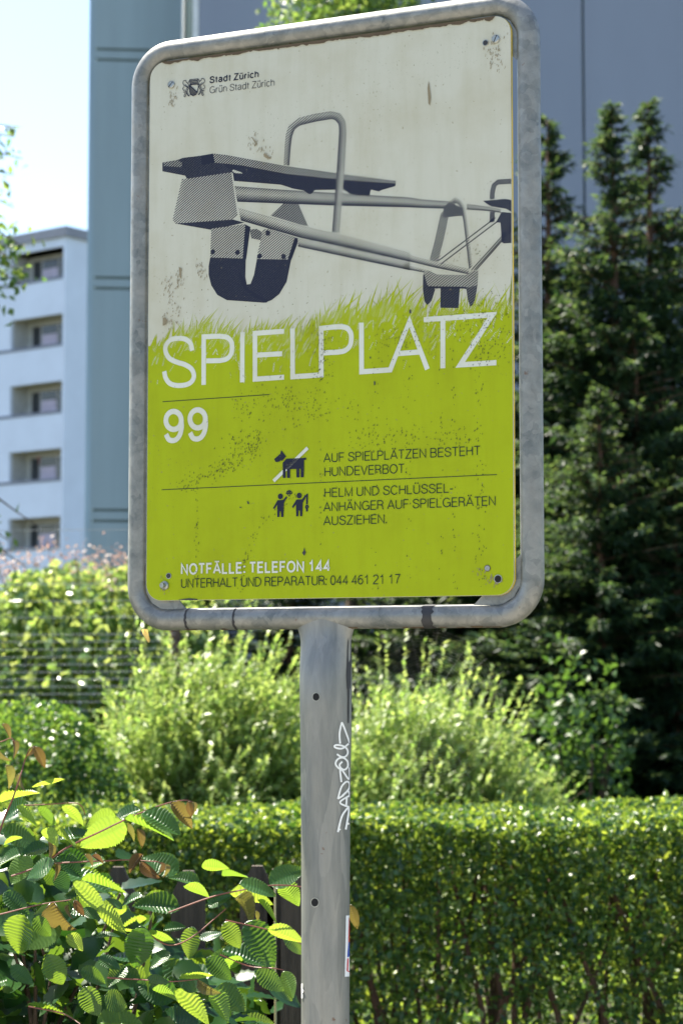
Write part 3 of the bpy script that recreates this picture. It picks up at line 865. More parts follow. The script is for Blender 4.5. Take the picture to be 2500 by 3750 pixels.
for up_, lo_, w_, x1_, x2_, y_ in (('A', 'Ä', .68, .22, .46, 1.14), ('U', 'Ü', .64, .20, .44, 1.14), ('u', 'ü', .50, .15, .36, .9)):
    G[lo_] = (w_, G[up_][1] + [[(x1_, y_), (x1_, y_ + .12)], [(x2_, y_), (x2_, y_ + .12)]])
def text(name, s_, p0, p1, cap_px, wt, mat, gap=.13):
    """line of letters whose baseline runs from p0 to p1 (photo pixels)"""
    a, b = Vector(pan(*p0)), Vector(pan(*p1))
    cap = abs(pan(p0[0], p0[1] - cap_px)[1] - a.y)
    tot = 0
    for ch in s_: tot += (.30 if ch == ' ' else G[ch][0] + gap)
    tot -= gap
    d = (b - a); kx = d.length / tot; ux = d.normalized(); uz = Vector((-ux.y, ux.x))
    pr_ = Print(); x = 0
    for ch in s_:
        if ch == ' ': x += .30; continue
        for st in G[ch][1]:
            P = [a + ux * ((x + q[0]) * kx) + uz * (q[1] * cap) for q in st]
            dot = len(st) == 2 and abs(st[0][0] - st[1][0]) < .001 and abs(st[0][1] - st[1][1]) < .13
            closed = len(st) > 15 and (P[0] - P[-1]).length < 1e-6
            pr_.stroke(P, cap * (max(wt * 1.15, .14) if dot else wt), closed=closed, cap=(cap * .02 if dot else 0))
        x += G[ch][0] + gap
    return pr_.build(name, mat)
text('office_lettering', 'Stadt Zürich', (769.5, 304), (947, 282), 21.5, .19, M['navy'], .2)
text('office_lettering', 'Grün Stadt Zürich', (769, 342), (1005.5, 313.5), 23.5, .085, M['navy'])
text('rule_lettering', 'AUF SPIELPLÄTZEN BESTEHT', (1186, 1693), (1757.5, 1666), 31, .105, M['ink'])
text('rule_lettering', 'HUNDEVERBOT.', (1188.5, 1744), (1488.5, 1731), 31, .105, M['ink'])
text('rule_lettering', 'HELM UND SCHLÜSSEL-', (1188.5, 1820.5), (1658, 1802.5), 31, .105, M['ink'])
text('rule_lettering', 'ANHÄNGER AUF SPIELGERÄTEN', (1186, 1872.5), (1814, 1850), 31, .105, M['ink'])
text('rule_lettering', 'AUSZIEHEN.', (1186, 1923.5), (1416.5, 1915.5), 31, .105, M['ink'])
text('emergency_lettering', 'NOTFÄLLE: TELEFON 144', (666, 2102), (1208, 2090), 35, .205, M['letter_white'], .22)
text('phone_lettering', 'UNTERHALT UND REPARATUR: 044 461 21 17', (665, 2152), (1465, 2136.5), 31, .105, M['ink'])

# --- pictograms
c8 = lambda x, y: Vector(pan(960 + x * .3827, 1580 + y * .3827))
dg = Print()
for L_ in ([(200, 300), (235, 262), (330, 258), (424, 252), (424, 270), (403, 276), (403, 356), (270, 362), (200, 366)],
           [(200, 360), (228, 360), (228, 445), (200, 445)], [(240, 360), (270, 360), (270, 445), (240, 445)],
           [(329, 354), (359, 354), (360, 440), (331, 440)], [(371, 352), (403, 352), (400, 438), (372, 440)],
           [(185, 180), (232, 240), (192, 284), (186, 274), (168, 288), (145, 294), (130, 290), (119, 268), (122, 262), (176, 215)]):
    dg.poly([c8(*p) for p in L_])
dg.build('dog_pictogram', M['navy'])
dg = Print(); dg.stroke([c8(112, 475), c8(438, 158)], .0052); dg.build('ban_stroke', M['letter_white'])
pp = Print()
def Q8(L_): pp.poly([c8(*p) for p in L_])
for cx_ in (177, 357): pp.disc(c8(cx_, 622 if cx_ < 200 else 614), .0042, 1, 18)
Q8([(147, 664), (150, 660), (205, 655), (232, 620), (243, 630), (211, 685), (209, 763), (147, 765)])
Q8([(150, 660), (154, 690), (120, 742), (106, 736)]); Q8([(147, 764), (170, 764), (168, 820), (148, 820)]); Q8([(183, 763), (208, 762), (206, 819), (184, 819)])
Q8([(327, 656), (331, 653), (384, 650), (414, 612), (424, 622), (391, 682), (388, 755), (326, 758)])
Q8([(331, 653), (335, 686), (300, 733), (287, 722)]); Q8([(327, 756), (350, 756), (348, 813), (328, 813)]); Q8([(364, 755), (388, 755), (386, 811), (365, 812)])
pp.stroke([c8(433, 597), c8(430, 697)], .0028); pp.stroke([c8(404, 622), c8(428, 612)], .002)
pp.stroke([c8(430 + 11 * math.cos(a * .5236), 722 + 13 * math.sin(a * .5236)) for a in range(12)], .0022, closed=True)
pp.stroke([c8(430, 735), c8(430, 767)], .0026); pp.stroke([c8(434, 752), c8(440, 752)], .0014)
hl = [c8(261 + 26 * math.cos(R(a)), 596 - 28 * math.sin(R(a))) for a in range(0, 181, 15)]
pp.stroke(hl + [hl[0]], .0014); pp.stroke([c8(250, 594), c8(256, 572)], .0016); pp.stroke([c8(264, 594), c8(270, 572)], .0016)
pp.stroke([c8(244, 600), c8(262, 622), c8(274, 598)], .0009)
pp.build('helmet_pictogram', M['navy'])

# --- coat of arms
ca = Print()
k8 = lambda x, y: Vector(pan(650 + x * .2423, 260 + y * .2423))
def arms(L_, w=.0011, cl=False, sm_=True):
    P = [k8(*p) for p in L_]
    ca.stroke(sm2(P) if sm_ and len(P) > 2 and not cl else P, w, closed=cl)
arms([(188, 212), (322, 200), (322, 250), (305, 325), (285, 358), (245, 378), (210, 360), (193, 320), (188, 212)], .0013, sm_=False)
ca.stroke([k8(190, 218), k8(303, 322)], .0013)
for y_ in range(238, 372, 17):
    xr_ = 193 + (y_ - 220) * 1.07 if y_ < 322 else 300 - (y_ - 322) * .5
    ca.stroke([k8(192, y_ + 2), k8(max(200, xr_), y_ - 2)], .0012)
for a_ in ([(190, 135), (312, 122), (312, 185), (200, 197), (190, 135)], [(196, 160), (310, 148)], [(200, 180), (312, 168)]): arms(a_, .0011, sm_=False)
for x_ in range(205, 310, 22): ca.disc(k8(x_, 153 - (x_ - 205) * .1), .0010, 1, 6)
for sgn, cx_ in ((1, 0), (-1, 505)):
    X = lambda x: x if sgn > 0 else cx_ - x
    dy_ = 0 if sgn > 0 else -30
    for L_ in ([(142, 150), (115, 145), (92, 165), (95, 205), (130, 235), (190, 268)], [(130, 160), (145, 175), (165, 185), (185, 150)], [(120, 205), (160, 240), (192, 240)], [(165, 190), (180, 235)],
               [(105, 240), (88, 265), (100, 295), (120, 290)], [(155, 250), (135, 300), (105, 385)], [(175, 262), (150, 310), (125, 388)], [(105, 385), (115, 395), (128, 388)], [(150, 312), (165, 350), (185, 382)], [(140, 330), (160, 365), (172, 380), (188, 375)], [(92, 320), (110, 322), (130, 310)]):
        arms([(X(x), y + dy_ * (1 if y < 260 else .7)) for x, y in L_], .0010)
ca.build('coat_of_arms', M['navy'])

# --- lichen, scratches, stains on the face
lc = Print()
def scatter(P, n, spread, sz=(.0006, .0022), to=None):
    P = [Vector(pan(x * 1.5944, y * 1.5944)) for x, y in P]
    seg = [(P[i+1] - P[i]).length for i in range(len(P) - 1)]
    for _ in range(n):
        i = random.choices(range(len(seg)), seg)[0]; q = P[i].lerp(P[i+1], random.random())
        q = q + Vector((random.gauss(0, spread), random.gauss(0, spread * 1.2)))
        if abs(q.x) > PW/2 - .004 or q.y < -PH/2 + .01: continue
        w = random.uniform(.0007, .0015); h = random.uniform(*sz) * 1.25; t_ = random.uniform(-.2, .5) * h
        (to or lc).poly([(q.x - w/2, q.y - h/2), (q.x + w/2, q.y - h/2 + w * .3), (q.x + w/2 + t_, q.y + h/2), (q.x + t_ - w * .1, q.y + h/2 + w * .4)])
scatter([(415, 1112), (500, 1085), (560, 1050), (605, 1010)], 190, .006)
scatter([(505, 1060), (540, 1020), (600, 985)], 70, .009)
scatter([(540, 935), (620, 920), (700, 930), (760, 950)], 130, .010)
scatter([(640, 945), (780, 920), (860, 960)], 60, .02)
scatter([(700, 755), (745, 800), (735, 870)], 160, .010, (.0005, .0016))
scatter([(870, 790), (940, 760), (1000, 790)], 150, .012, (.0005, .0016))
scatter([(1060, 770), (1120, 740), (1160, 700)], 120, .013, (.0005, .0015))
scatter([(960, 690), (1050, 720), (1160, 690)], 80, .010, (.0005, .0015))
scatter([(1080, 830), (1150, 800), (1165, 760)], 70, .008)
scatter([(800, 1020), (900, 1000), (1090, 1005)], 130, .008)
for x_ in (735, 860, 935, 1008, 1095, 1105, 450, 1040): scatter([(x_, 780 if x_ > 500 else 1130), (x_ + 3, 1100), (x_ + 2, 1350)], random.randint(14, 48), random.uniform(.0015, .004))
scatter([(700, 1120), (600, 1200), (560, 1290), (550, 1360)], 70, .003)
scatter([(930, 610), (1020, 600), (1100, 580)], 50, .006, (.0005, .0014))
scatter([(400, 730), (640, 700), (900, 690)], 60, .02, (.0004, .0012))
lb_ = lc.build('lichen', M['speck']); tag(lb_, kind='stuff')
st = Print()
c1 = lambda x, y: Vector(pan(450 + x * .5102, y * .5102)); c2 = lambda x, y: Vector(pan(1200 + x * .5421, y * .5421))
st.poly([c2(*p) for p in ((682, 545), (690, 600), (697, 660), (690, 715), (680, 700), (678, 650), (674, 600))])
st.poly([c1(*p) for p in ((1010, 1105), (1035, 1110), (1062, 1135), (1040, 1140), (1015, 1125))])
st.poly([c1(*p) for p in ((925, 985), (935, 990), (965, 1035), (955, 1035))])
st.poly([c5(*p) for p in ((205, 240), (225, 235), (240, 260), (230, 290), (205, 300))])
st.poly([c3(*p) for p in ((246, 985), (258, 990), (260, 1055), (250, 1040))])
for P__, n__, sp__ in (([(395, 205), (397, 240)], 26, .004), ([(1130, 100), (1142, 150)], 60, .006), ([(380, 640), (400, 700), (395, 750)], 70, .007), ([(415, 620), (410, 660)], 22, .003), ([(575, 320), (620, 360)], 46, .006), ([(455, 600), (465, 635)], 26, .004), ([(1100, 1310), (1150, 1350)], 34, .004), ([(370, 1330), (385, 1375)], 22, .004)):
    scatter(P__, n__, sp__, (.0008, .004), st)
tag(st.build('stain', M['stain']), kind='stuff')
gr_ = Print()
for k in range(150):
    x = random.uniform(-PW/2 + .03, PW/2 - .03); w = random.uniform(.004, .022); h = random.uniform(.002, .0055)
    gr_.poly([(x - w, PH/2 - .0001), (x - w * .6, PH/2 - h * random.uniform(.5, 1)), (x, PH/2 - h * random.uniform(.7, 1.3)), (x + w * .5, PH/2 - h * random.uniform(.4, 1)), (x + w, PH/2 - .0001)])
tag(gr_.build('grime', M['brown_dirt']), kind='stuff')
bs = Print()
for L_ in ([(735, 155), (748, 155), (750, 180), (736, 182)], [(497, 640), (506, 640), (507, 662), (499, 668)], [(468, 474), (478, 474), (474, 492)]):
    bs.poly([c6(*p) for p in L_])
c7 = lambda x, y: Vector(pan(500 + x * .4464, 1750 + y * .4464))
for L_ in ([(1378, 570), (1385, 600), (1392, 612), (1378, 640), (1360, 615), (1372, 600)], [(850, 238), (862, 240), (865, 248), (848, 246)], [(340, 998), (440, 988), (505, 994), (500, 1004), (400, 1003)], [(908, 190), (922, 196), (928, 216), (915, 214)]):
    bs.poly([c7(*p) for p in L_])
bs.build('dark_mark', M['black_paint'])

# --- fixings
def bolt(px, py, r, slot, depth=.0035, shank=False):
    x, z = pan(px, py, -depth * .5)
    m = MB().tube([(x, -.0001, HC + z), (x, -depth * .65, HC + z), (x, -depth, HC + z)], [r, r, r * .72], 20)
    b = m.build('bolt', M['bolt'], sign)
    if slot is not None:
        c_, s_ = math.cos(R(slot)), math.sin(R(slot)); w = .0007; L_ = r * .95
        V = [(x + a * L_ * c_ - b_ * w * s_, -depth - .0001, HC + z + a * L_ * s_ + b_ * w * c_) for a, b_ in ((-1, -1), (1, -1), (1, 1), (-1, 1))]
        mesh_obj('slot', V, [(0, 1, 2, 3)], M['black_paint'], b)
    elif shank:
        n_ = MB().tube([(x, -depth - .0001, HC + z), (x - .0005, -depth - .005, HC + z)], r * .55, 14).build('shank', M['bolt'], b)
    return b
bolt(627, 310, .0058, 48); bolt(1813, 143, .0062, 65); bolt(602, 2144, .0068, None, .0055, True)
def rivet(px, py, r, mat_, rim):
    x, z = pan(px, py)
    o = MB().tube([(x, -.0003, HC + z), (x, -.0012, HC + z)], r, 18).build('rim', M[rim], sign)
    MB().tube([(x, -.00125, HC + z), (x, -.0015, HC + z)], r * .8, 18).build('hole', M[mat_], o)
rivet(1777, 157, .0045, 'black_paint', 'bolt'); rivet(619, 2109, .0046, 'black_paint', 'bolt'); rivet(1784, 2081, .0047, 'bolt', 'brown_dirt')
rivet(1823, 2120, .0062, 'dark_hole', 'bolt')

# ------------------------------------------------------------------ vegetation
def leaf_cloud(C, A, Nn, Ln, Wd, fold=.25):
    """arrays of centres, axes, normals, lengths, widths -> folded rhombic leaves"""
    A = A / np.linalg.norm(A, axis=1, keepdims=True)
    B = np.cross(Nn, A); B /= np.maximum(np.linalg.norm(B, axis=1, keepdims=True), 1e-6)
    N2 = np.cross(A, B)
    L_ = Ln[:, None]; W_ = Wd[:, None]
    v0 = C - A * L_ * .5; v2 = C + A * L_ * .5
    mid = C - A * L_ * .08
    v1 = mid + B * W_ * .5 + N2 * W_ * fold; v3 = mid - B * W_ * .5 + N2 * W_ * fold
    V = np.stack([v0, v1, v2, v3], 1).reshape(-1, 3)
    k = np.arange(len(C))[:, None] * 4
    Fc = np.concatenate([k + np.array([0, 2, 1]), k + np.array([0, 3, 2])], 1).reshape(-1, 3)
    return V, Fc
def rnd_dir(n, up=0.0):
    d = RNG.normal(size=(n, 3)); d[:, 2] += up
    return d / np.linalg.norm(d, axis=1, keepdims=True)
def vnoise(P, scale, seed=0):
    """cheap smooth noise from sines, about -1..1"""
    r = np.random.default_rng(seed); out = 0
    for k in range(6):
        w = r.normal(size=3) * scale * (1 + .4 * k); out = out + np.sin(P @ w + r.uniform(0, 6.28)) / (1 + .3 * k)
    return out / 3.0

# materials of the leaves
L_hedge = mat_leaf('hedge_leaf', (.020, .058, .016), (.085, .165, .045), (.05, .15, .012), (.46, .58, .06), .36, .36, young=(.84, (.18, .26, .05), (.58, .70, .08)))  # the brighter share of leaves stands in for sun flecks
L_box = mat_leaf('box_leaf', (.025, .07, .02), (.06, .14, .035), (.10, .24, .03), (.32, .46, .06), .42, .3)
L_light = mat_leaf('pale_shrub_leaf', (.15, .23, .065), (.31, .38, .13), (.26, .44, .07), (.60, .70, .18), .48, .36)
L_broad = mat_leaf('broad_shrub_leaf', (.07, .15, .05), (.17, .25, .11), (.26, .42, .07), (.58, .66, .16), .44, .24)
L_pink = mat_leaf('pinkish_leaf', (.34, .22, .19), (.46, .34, .30), (.45, .25, .20), (.60, .42, .34), .40, .45)
L_con = mat_leaf('conifer_spray', (.010, .030, .017), (.026, .058, .028), (.03, .08, .02), (.22, .33, .08), .32, .5, .3, young=(.93, (.05, .10, .035), (.40, .50, .14)))
L_tree = mat_leaf('tree_leaf', (.04, .09, .025), (.09, .16, .045), (.14, .30, .04), (.40, .52, .09), .45, .35)
L_small = mat_leaf('young_shrub_leaf', (.03, .08, .02), (.06, .12, .03), (.08, .18, .02), (.16, .28, .04), .40, .4)
M['bark'] = mat_plain('bark_brown', (.10, .065, .045), .9, scale=30, var=.4, bump=.4)
M['bark_red'] = mat_plain('conifer_bark', (.13, .07, .045), .9, scale=25, var=.4, bump=.4)
M['twig_red'] = mat_plain('red_twig', (.16, .05, .035), .5, scale=40, var=.3)
M['wood'] = mat_plain('weathered_wood', (.075, .058, .042), .85, scale=22, var=.45, bump=.5, stretch=(3, 3, .25))
M['wood_side'] = mat_plain('weathered_rail', (.085, .062, .042), .85, scale=22, var=.4, bump=.5, stretch=(.25, 3, 3))
M['wire'] = mat_plain('fence_wire', (.42, .43, .43), .35, .7)

# --- clipped hedge across the picture
HX0, HX1, HY0, HY1, HZ = -3.4, 3.6, 6.3, 7.15, 1.135
hedge = empty('clipped_hedge', (0, 6.7, 0))
tag(hedge, 'long clipped privet hedge with a flat sunlit top, right across behind the post', 'hedge')
n = 215000
# most leaves in the outer shell, some inside
P = np.empty((n, 3))
P[:, 0] = RNG.uniform(HX0, HX1, n)
which = RNG.random(n)
dep = RNG.exponential(.075, n)
P[:, 2] = HZ * RNG.random(n) ** .85
P[:, 1] = HY0 + np.minimum(dep * 1.2, .8)
t_ = which < .26                              # top surface
P[t_, 1] = RNG.uniform(HY0, HY1, t_.sum()); P[t_, 2] = HZ - np.minimum(dep[t_] * .55, .6)
i_ = (which > .26) & (which < .42)            # the core
P[i_, 1] = RNG.uniform(HY0 + .1, HY1, i_.sum())
b_ = (which >= .42) & (which < .50)            # far side
P[b_, 1] = HY1 - np.minimum(dep[b_], .5)
# foot is thin so that stems and light show through
keep = RNG.random(n) < np.clip(.48 + P[:, 2] / .95, 0, 1) ** 1.1 * (1 - .34 * (vnoise(P, 5.5, 3) > .45))
keep &= RNG.random(n) < np.where((P[:, 1] < 6.46) & (P[:, 2] < 1.02), np.clip(.95 - 1.7 * vnoise(P, 13, 77), .12, 1), 1)
for gx_, gw_ in ((1395, .07), (1850, .13), (1760, .05), (2230, .10), (2420, .06), (2050, .04), (1600, .04)):
    cx_g = (gx_ - 1250) / F * 6.35
    keep &= ~((np.abs(P[:, 0] - cx_g - .05 * np.sin(P[:, 2] * 9)) < gw_ * np.clip((.80 - P[:, 2]) * 2.2, 0, 1)) & (P[:, 1] < 6.62) & (RNG.random(n) < .86))
P = P[keep]; n = len(P)
wob = vnoise(P * [1, 0, 1], 7, 5)[:, None] * [0, .028, 0] + vnoise(P * [1, 1, 0], 6, 6)[:, None] * [0, 0, .018] + vnoise(P * [1, 1, 0], 22, 9)[:, None] * [0, 0, .012]
P = P + wob
P[:, 2] += .05 * np.clip((P[:, 0] - 1.05) * 4, 0, 1) * (P[:, 2] > .9)
V, Fc = leaf_cloud(P - [0, 6.7, 0], rnd_dir(n, .35), rnd_dir(n, .8), RNG.uniform(.020, .040, n), RNG.uniform(.012, .021, n))
o = np_mesh('foliage', V, Fc, L_hedge, hedge); tag(o, kind='stuff')
ns_ = 260
sx_ = np.stack([RNG.uniform(HX0, HX1, ns_), RNG.uniform(HY0 + .02, HY1, ns_) - 6.7, np.full(ns_, HZ)], 1)
sl_ = RNG.exponential(.022, ns_) + .015
C_ = np.concatenate([sx_ + np.stack([RNG.normal(size=ns_) * .006, RNG.normal(size=ns_) * .006, sl_ * f_], 1) for f_ in np.linspace(0, 1, 7)])
V, Fc = leaf_cloud(C_, rnd_dir(len(C_), .7), rnd_dir(len(C_), .6), RNG.uniform(.018, .032, len(C_)), RNG.uniform(.010, .016, len(C_)))
tag(np_mesh('stray_shoots', V, Fc, L_hedge, hedge), kind='stuff')
for gx_ in (1385, 1410, 1770, 1810, 1840, 1875, 1905, 2215, 2250, 2430, 2050, 1605):
    cx_g = (gx_ - 1250) / F * 6.42; lean = random.gauss(0, .10)
    pts_ = smooth_pts([(cx_g + lean * .2, -.26, 0), (cx_g, -.24, .45), (cx_g + lean * .8, -.22, .75), (cx_g + lean * 1.5, -.16, 1.05)], 4)
    MB().tube(pts_, [random.uniform(.011, .016) * (1 - .6 * i / len(pts_)) for i in range(len(pts_))], 7).build('stem', M['bark_red'], hedge)
for k in range(36):
    x = HX0 + .15 + (HX1 - HX0 - .3) * (k + random.uniform(-.3, .3)) / 36; y = random.uniform(6.45, 6.95)
    m = MB()
    for _ in range(random.randint(3, 5)):
        dx, dy = random.gauss(0, .12), random.gauss(0, .09)
        x1_ = x + random.gauss(0, .03)
        pts_ = smooth_pts([(x1_, y - 6.7, 0), (x1_ + dx * .3, y - 6.7 + dy * .3, .35), (x1_ + dx, y - 6.7 + dy, .7), (x1_ + dx * 1.5, y - 6.7 + dy * 1.2, 1.0)], 3)
        m.tube(pts_, [.011 * (1 - .6 * i / len(pts_)) for i in range(len(pts_))], 5)
    m.build('stem', M['bark'], hedge)

gcn = 14000  # leaves added so that bright flecks show through the hedge
Pg = np.stack([RNG.uniform(-3.6, 4.2, gcn), RNG.uniform(7.25, 10.5, gcn), np.zeros(gcn)], 1)
Pg[:, 2] = (.22 + .20 * vnoise(Pg, 2.2, 91)) * RNG.random(gcn) ** .5 + .02
Vg, Fg = leaf_cloud(Pg, rnd_dir(gcn), rnd_dir(gcn, .9), RNG.uniform(.03, .055, gcn), RNG.uniform(.02, .035, gcn))
tag(np_mesh('fleck_leaves', Vg, Fg, mat_leaf('fleck_leaf', (.04, .10, .02), (.10, .18, .04), (.16, .34, .03), (.50, .62, .08), .42, .4)), 'low leaves added behind the clipped hedge to show as sunlit flecks', 'ground cover', kind='stuff')

# --- shrub and tree makers
def shell_shrub(name, c, rad, n, leafm, lsz, wsz, label, cat, zmin=.02, noise=.16, seed=1, depth=.22, up=.5, group=None, squash=2.4, stems=6):
    root = empty(name, (c[0], c[1], 0)); tag(root, label, cat, group)
    rx, ry, rz = rad
    d = rnd_dir(n); d = np.sign(d) * np.abs(d) ** (2.0 / squash) if squash != 2 else d
    d /= np.linalg.norm(d, axis=1, keepdims=True)
    q = 1 - np.minimum(RNG.exponential(depth, n), .9)
    P = d * q[:, None] * (1 + noise * vnoise(d, 3.2, seed) + noise * .6 * vnoise(d, 9, seed + 1))[:, None] * [rx, ry, rz]
    P[:, 2] += c[2]
    k = P[:, 2] > zmin; k &= (vnoise(P, 6.5 / max(rx, .4), seed + 4) < .62) | (q < .6)
    P = P[k]; m_ = len(P)
    nv = rnd_dir(m_, up) + d[k] * .5
    V, Fc = leaf_cloud(P, rnd_dir(m_), nv, RNG.uniform(*lsz, m_), RNG.uniform(*wsz, m_))
    o = np_mesh('foliage', V, Fc, leafm, root); tag(o, kind='stuff')
    for s_ in range(stems):
        a = 6.283 * s_ / stems + random.random(); rr_ = random.uniform(.3, .75)
        pts_ = smooth_pts([(.04 * math.cos(a), .04 * math.sin(a), 0), (rx * rr_ * .4 * math.cos(a), ry * rr_ * .4 * math.sin(a), c[2] * .6), (rx * rr_ * math.cos(a), ry * rr_ * math.sin(a), c[2] + rz * .35)], 4)
        MB().tube(pts_, [.02 * (1 - .75 * i / len(pts_)) for i in range(len(pts_))], 6).build('stem', M['bark'], root)
    return root

def shoot_shrub(name, c, rad, nshoot, leafm, label, cat, seed=3, slen=(.18, .36), lsz=(.026, .048), zlow=.15, bias=(.28, 0, .38), tall=0):
    """a bush of upright and outward shoots, each carrying narrow leaves"""
    root = empty(name, (c[0], c[1], 0)); tag(root, label, cat)
    d = rnd_dir(nshoot); d[:, 2] = np.abs(d[:, 2]) * 1.0 - .25
    q = RNG.uniform(.35, 1, nshoot) ** .6
    r_ = (1 + .14 * vnoise(d, 3.5, seed))
    S0 = d * q[:, None] * r_[:, None] * rad; S0[:, 2] += c[2]
    ok = (S0[:, 2] > zlow) & (RNG.random(nshoot) < np.clip(1.05 - 1.3 * (vnoise(S0, 9, seed + 7) - .15), .08, 1)); S0, d = S0[ok], d[ok]; m_ = len(S0)
    D = d * .75 + np.array(bias) + RNG.normal(size=(m_, 3)) * .42; D /= np.linalg.norm(D, axis=1, keepdims=True)
    Lh = RNG.uniform(*slen, m_)
    if tall:
        ang_ = RNG.uniform(-.9, 1.35, tall); T0 = np.stack([np.sin(ang_) * rad[0] * .82, RNG.uniform(-.5, .3, tall) * rad[1], c[2] + np.cos(ang_) * rad[2] * .86], 1)
        TD = np.stack([np.sin(ang_) * .8 + .15, RNG.normal(size=tall) * .15, np.cos(ang_) * .9 + .35], 1); TD /= np.linalg.norm(TD, axis=1, keepdims=True)
        S0 = np.concatenate([S0, T0]); D = np.concatenate([D, TD]); Lh = np.concatenate([Lh, RNG.uniform(.26, .46, tall)]); m_ = len(S0)
    K = 26
    C, A, Nn = [], [], []
    for k in range(K):
        f = (k + .5) / K
        pos = S0 + D * (Lh * (f - .35))[:, None] + np.array([0, 0, .05]) * (f * f)
        side = rnd_dir(m_); side -= D * (side * D).sum(1)[:, None]; side /= np.linalg.norm(side, axis=1, keepdims=True)
        ax = D * .65 + side * .8
        C.append(pos + ax * .010); A.append(ax); Nn.append(D * .6 + RNG.normal(size=(m_, 3)) * .25 + [0, 0, .5])
    C, A, Nn = map(np.concatenate, (C, A, Nn)); N_ = len(C)
    V, Fc = leaf_cloud(C, A, Nn, RNG.uniform(*lsz, N_), RNG.uniform(lsz[0] * .42, lsz[1] * .42, N_), .15)
    o = np_mesh('foliage', V, Fc, leafm, root); tag(o, kind='stuff')
    m = MB()
    for i in range(0, m_, 3):
        a = S0[i]; b = a + D[i] * Lh[i] * .6; e = a - D[i] * Lh[i] * .35
        m.tube([e, b], [.0022, .001], 3, cap=False)
    tag(m.build('twigs', M['bark'], root), kind='stuff')
    for s_ in range(7):
        a = 6.283 * s_ / 7; rr_ = random.uniform(.3, .7)
        pts_ = smooth_pts([(.05 * math.cos(a), .05 * math.sin(a), 0), (rad[0] * rr_ * .5 * math.cos(a), rad[1] * rr_ * .5 * math.sin(a), c[2] * .7), (rad[0] * rr_ * math.cos(a), rad[1] * rr_ * math.sin(a), c[2] + rad[2] * .4)], 4)
        MB().tube(pts_, [.018 * (1 - .75 * i / len(pts_)) for i in range(len(pts_))], 6).build('stem', M['bark'], root)
    return root

Zp = lambda py, Y: at(1250, py, Y).z
Xp = lambda px, Y: at(px, 2455, Y).x
# rounded clipped bush at the left
shell_shrub('rounded_bush', (Xp(80, 8.2), 8.4, .82), (.50, .50, Zp(2575, 8.2) - .82), 42000, L_box, (.020, .034), (.012, .019),
            'dark green clipped rounded bush behind the hedge at the far left', 'bush', noise=.05, seed=21, depth=.10, up=.8)
# pale feathery bushes left and right of the post
shoot_shrub('feathery_bush', (Xp(750, 8.9), 9.0, .75), (.60, .5, 1.06), 2800, L_light, 'loose pale yellow-green shrub left of the post, under the lower left of the board', 'shrub', seed=5, tall=30)
shoot_shrub('feathery_bush', (Xp(1520, 8.7), 8.8, .72), (.66, .5, .84), 2800, L_light, 'bright pale green shrub with pointed shoots, right of the post', 'shrub', seed=8, tall=30)
shoot_shrub('feathery_bush', (Xp(1120, 9.2), 9.4, .7), (.45, .4, .68), 1100, L_light, 'middle pale green shrub half hidden behind the post', 'shrub', seed=12)
# broad leaved shrub in front of the white building
b3 = shell_shrub('broad_leaved_shrub', (Xp(300, 12.3), 12.9, 1.15), (1.0, .8, 1.22), 19000, L_broad, (.06, .105), (.038, .066),
            'large sunny shrub with broad pale leaves and pinkish tips, left of the board', 'shrub', noise=.10, seed=31, depth=.16, up=.9)
# its pinkish tips
m_ = 700; cl = RNG.normal(size=(16, 3)) * [.42, .25, .07] + [0, 0, 2.26]
cl[:, 2] += .1 * (cl[:, 0] > .2)
Pk = cl[RNG.integers(0, 16, m_)] + RNG.normal(size=(m_, 3)) * [.07, .07, .05]
V, Fc = leaf_cloud(Pk, rnd_dir(m_), rnd_dir(m_, .5), RNG.uniform(.02, .04, m_), RNG.uniform(.012, .022, m_))
tag(np_mesh('pink_tips', V, Fc, L_pink, b3), kind='stuff')
for k in range(16):
    MB().tube([(cl[k][0] * .6, cl[k][1] * .6, 1.7), tuple(cl[k])], [.006, .003], 5).build('twig', M['bark'], b3)
shell_shrub('broad_leaved_shrub', (Xp(-250, 12.0), 13.4, .95), (.9, .7, 1.0), 8000, L_broad, (.05, .085), (.032, .054),
            'second broad leaved shrub cut by the left edge of the picture', 'shrub', noise=.10, seed=37, depth=.16, up=.9)
shell_shrub('low_shrub', (Xp(330, 10.2), 10.4, .6), (.75, .35, .62), 15000, L_light, (.022, .038), (.013, .022),
            'low soft green shrub between the rounded bush and the wire fence', 'shrub', noise=.16, seed=41, depth=.18)

# --- knotted wire fence
wf = empty('wire_fence', (Xp(-900, 11.2), 11.2, 0)); tag(wf, 'knotted wire fence with closely spaced lower wires in front of the broad leaved shrub', 'fence')
WX = Xp(640, 11.2) - Xp(-900, 11.2)
wz = [Zp(p, 11.2) for p in (1938, 2006, 2072, 2136, 2198, 2258, 2321, 2347, 2375, 2403, 2431, 2458, 2485, 2512, 2539, 2568, 2600)] + [1.2, 1.05, .9, .72, .5, .25]
for z in wz:
    MB().tube([(0, 0, z), (WX * .5, 0, z - .008), (WX, 0, z)], .0016, 5, cap=False).build('line_wire', M['wire'], wf)
for k in range(int(WX / .15) + 1):
    MB().tube([(k * .15, .004, .1), (k * .15, .004, wz[0])], .0009, 4, cap=False).build('stay_wire', M['wire'], wf)
for x in (0, WX):
    MB().tube([(x, .05, 0), (x, .05, wz[0] + .1)], .03, 10).build('fence_post', M['bark'], wf)

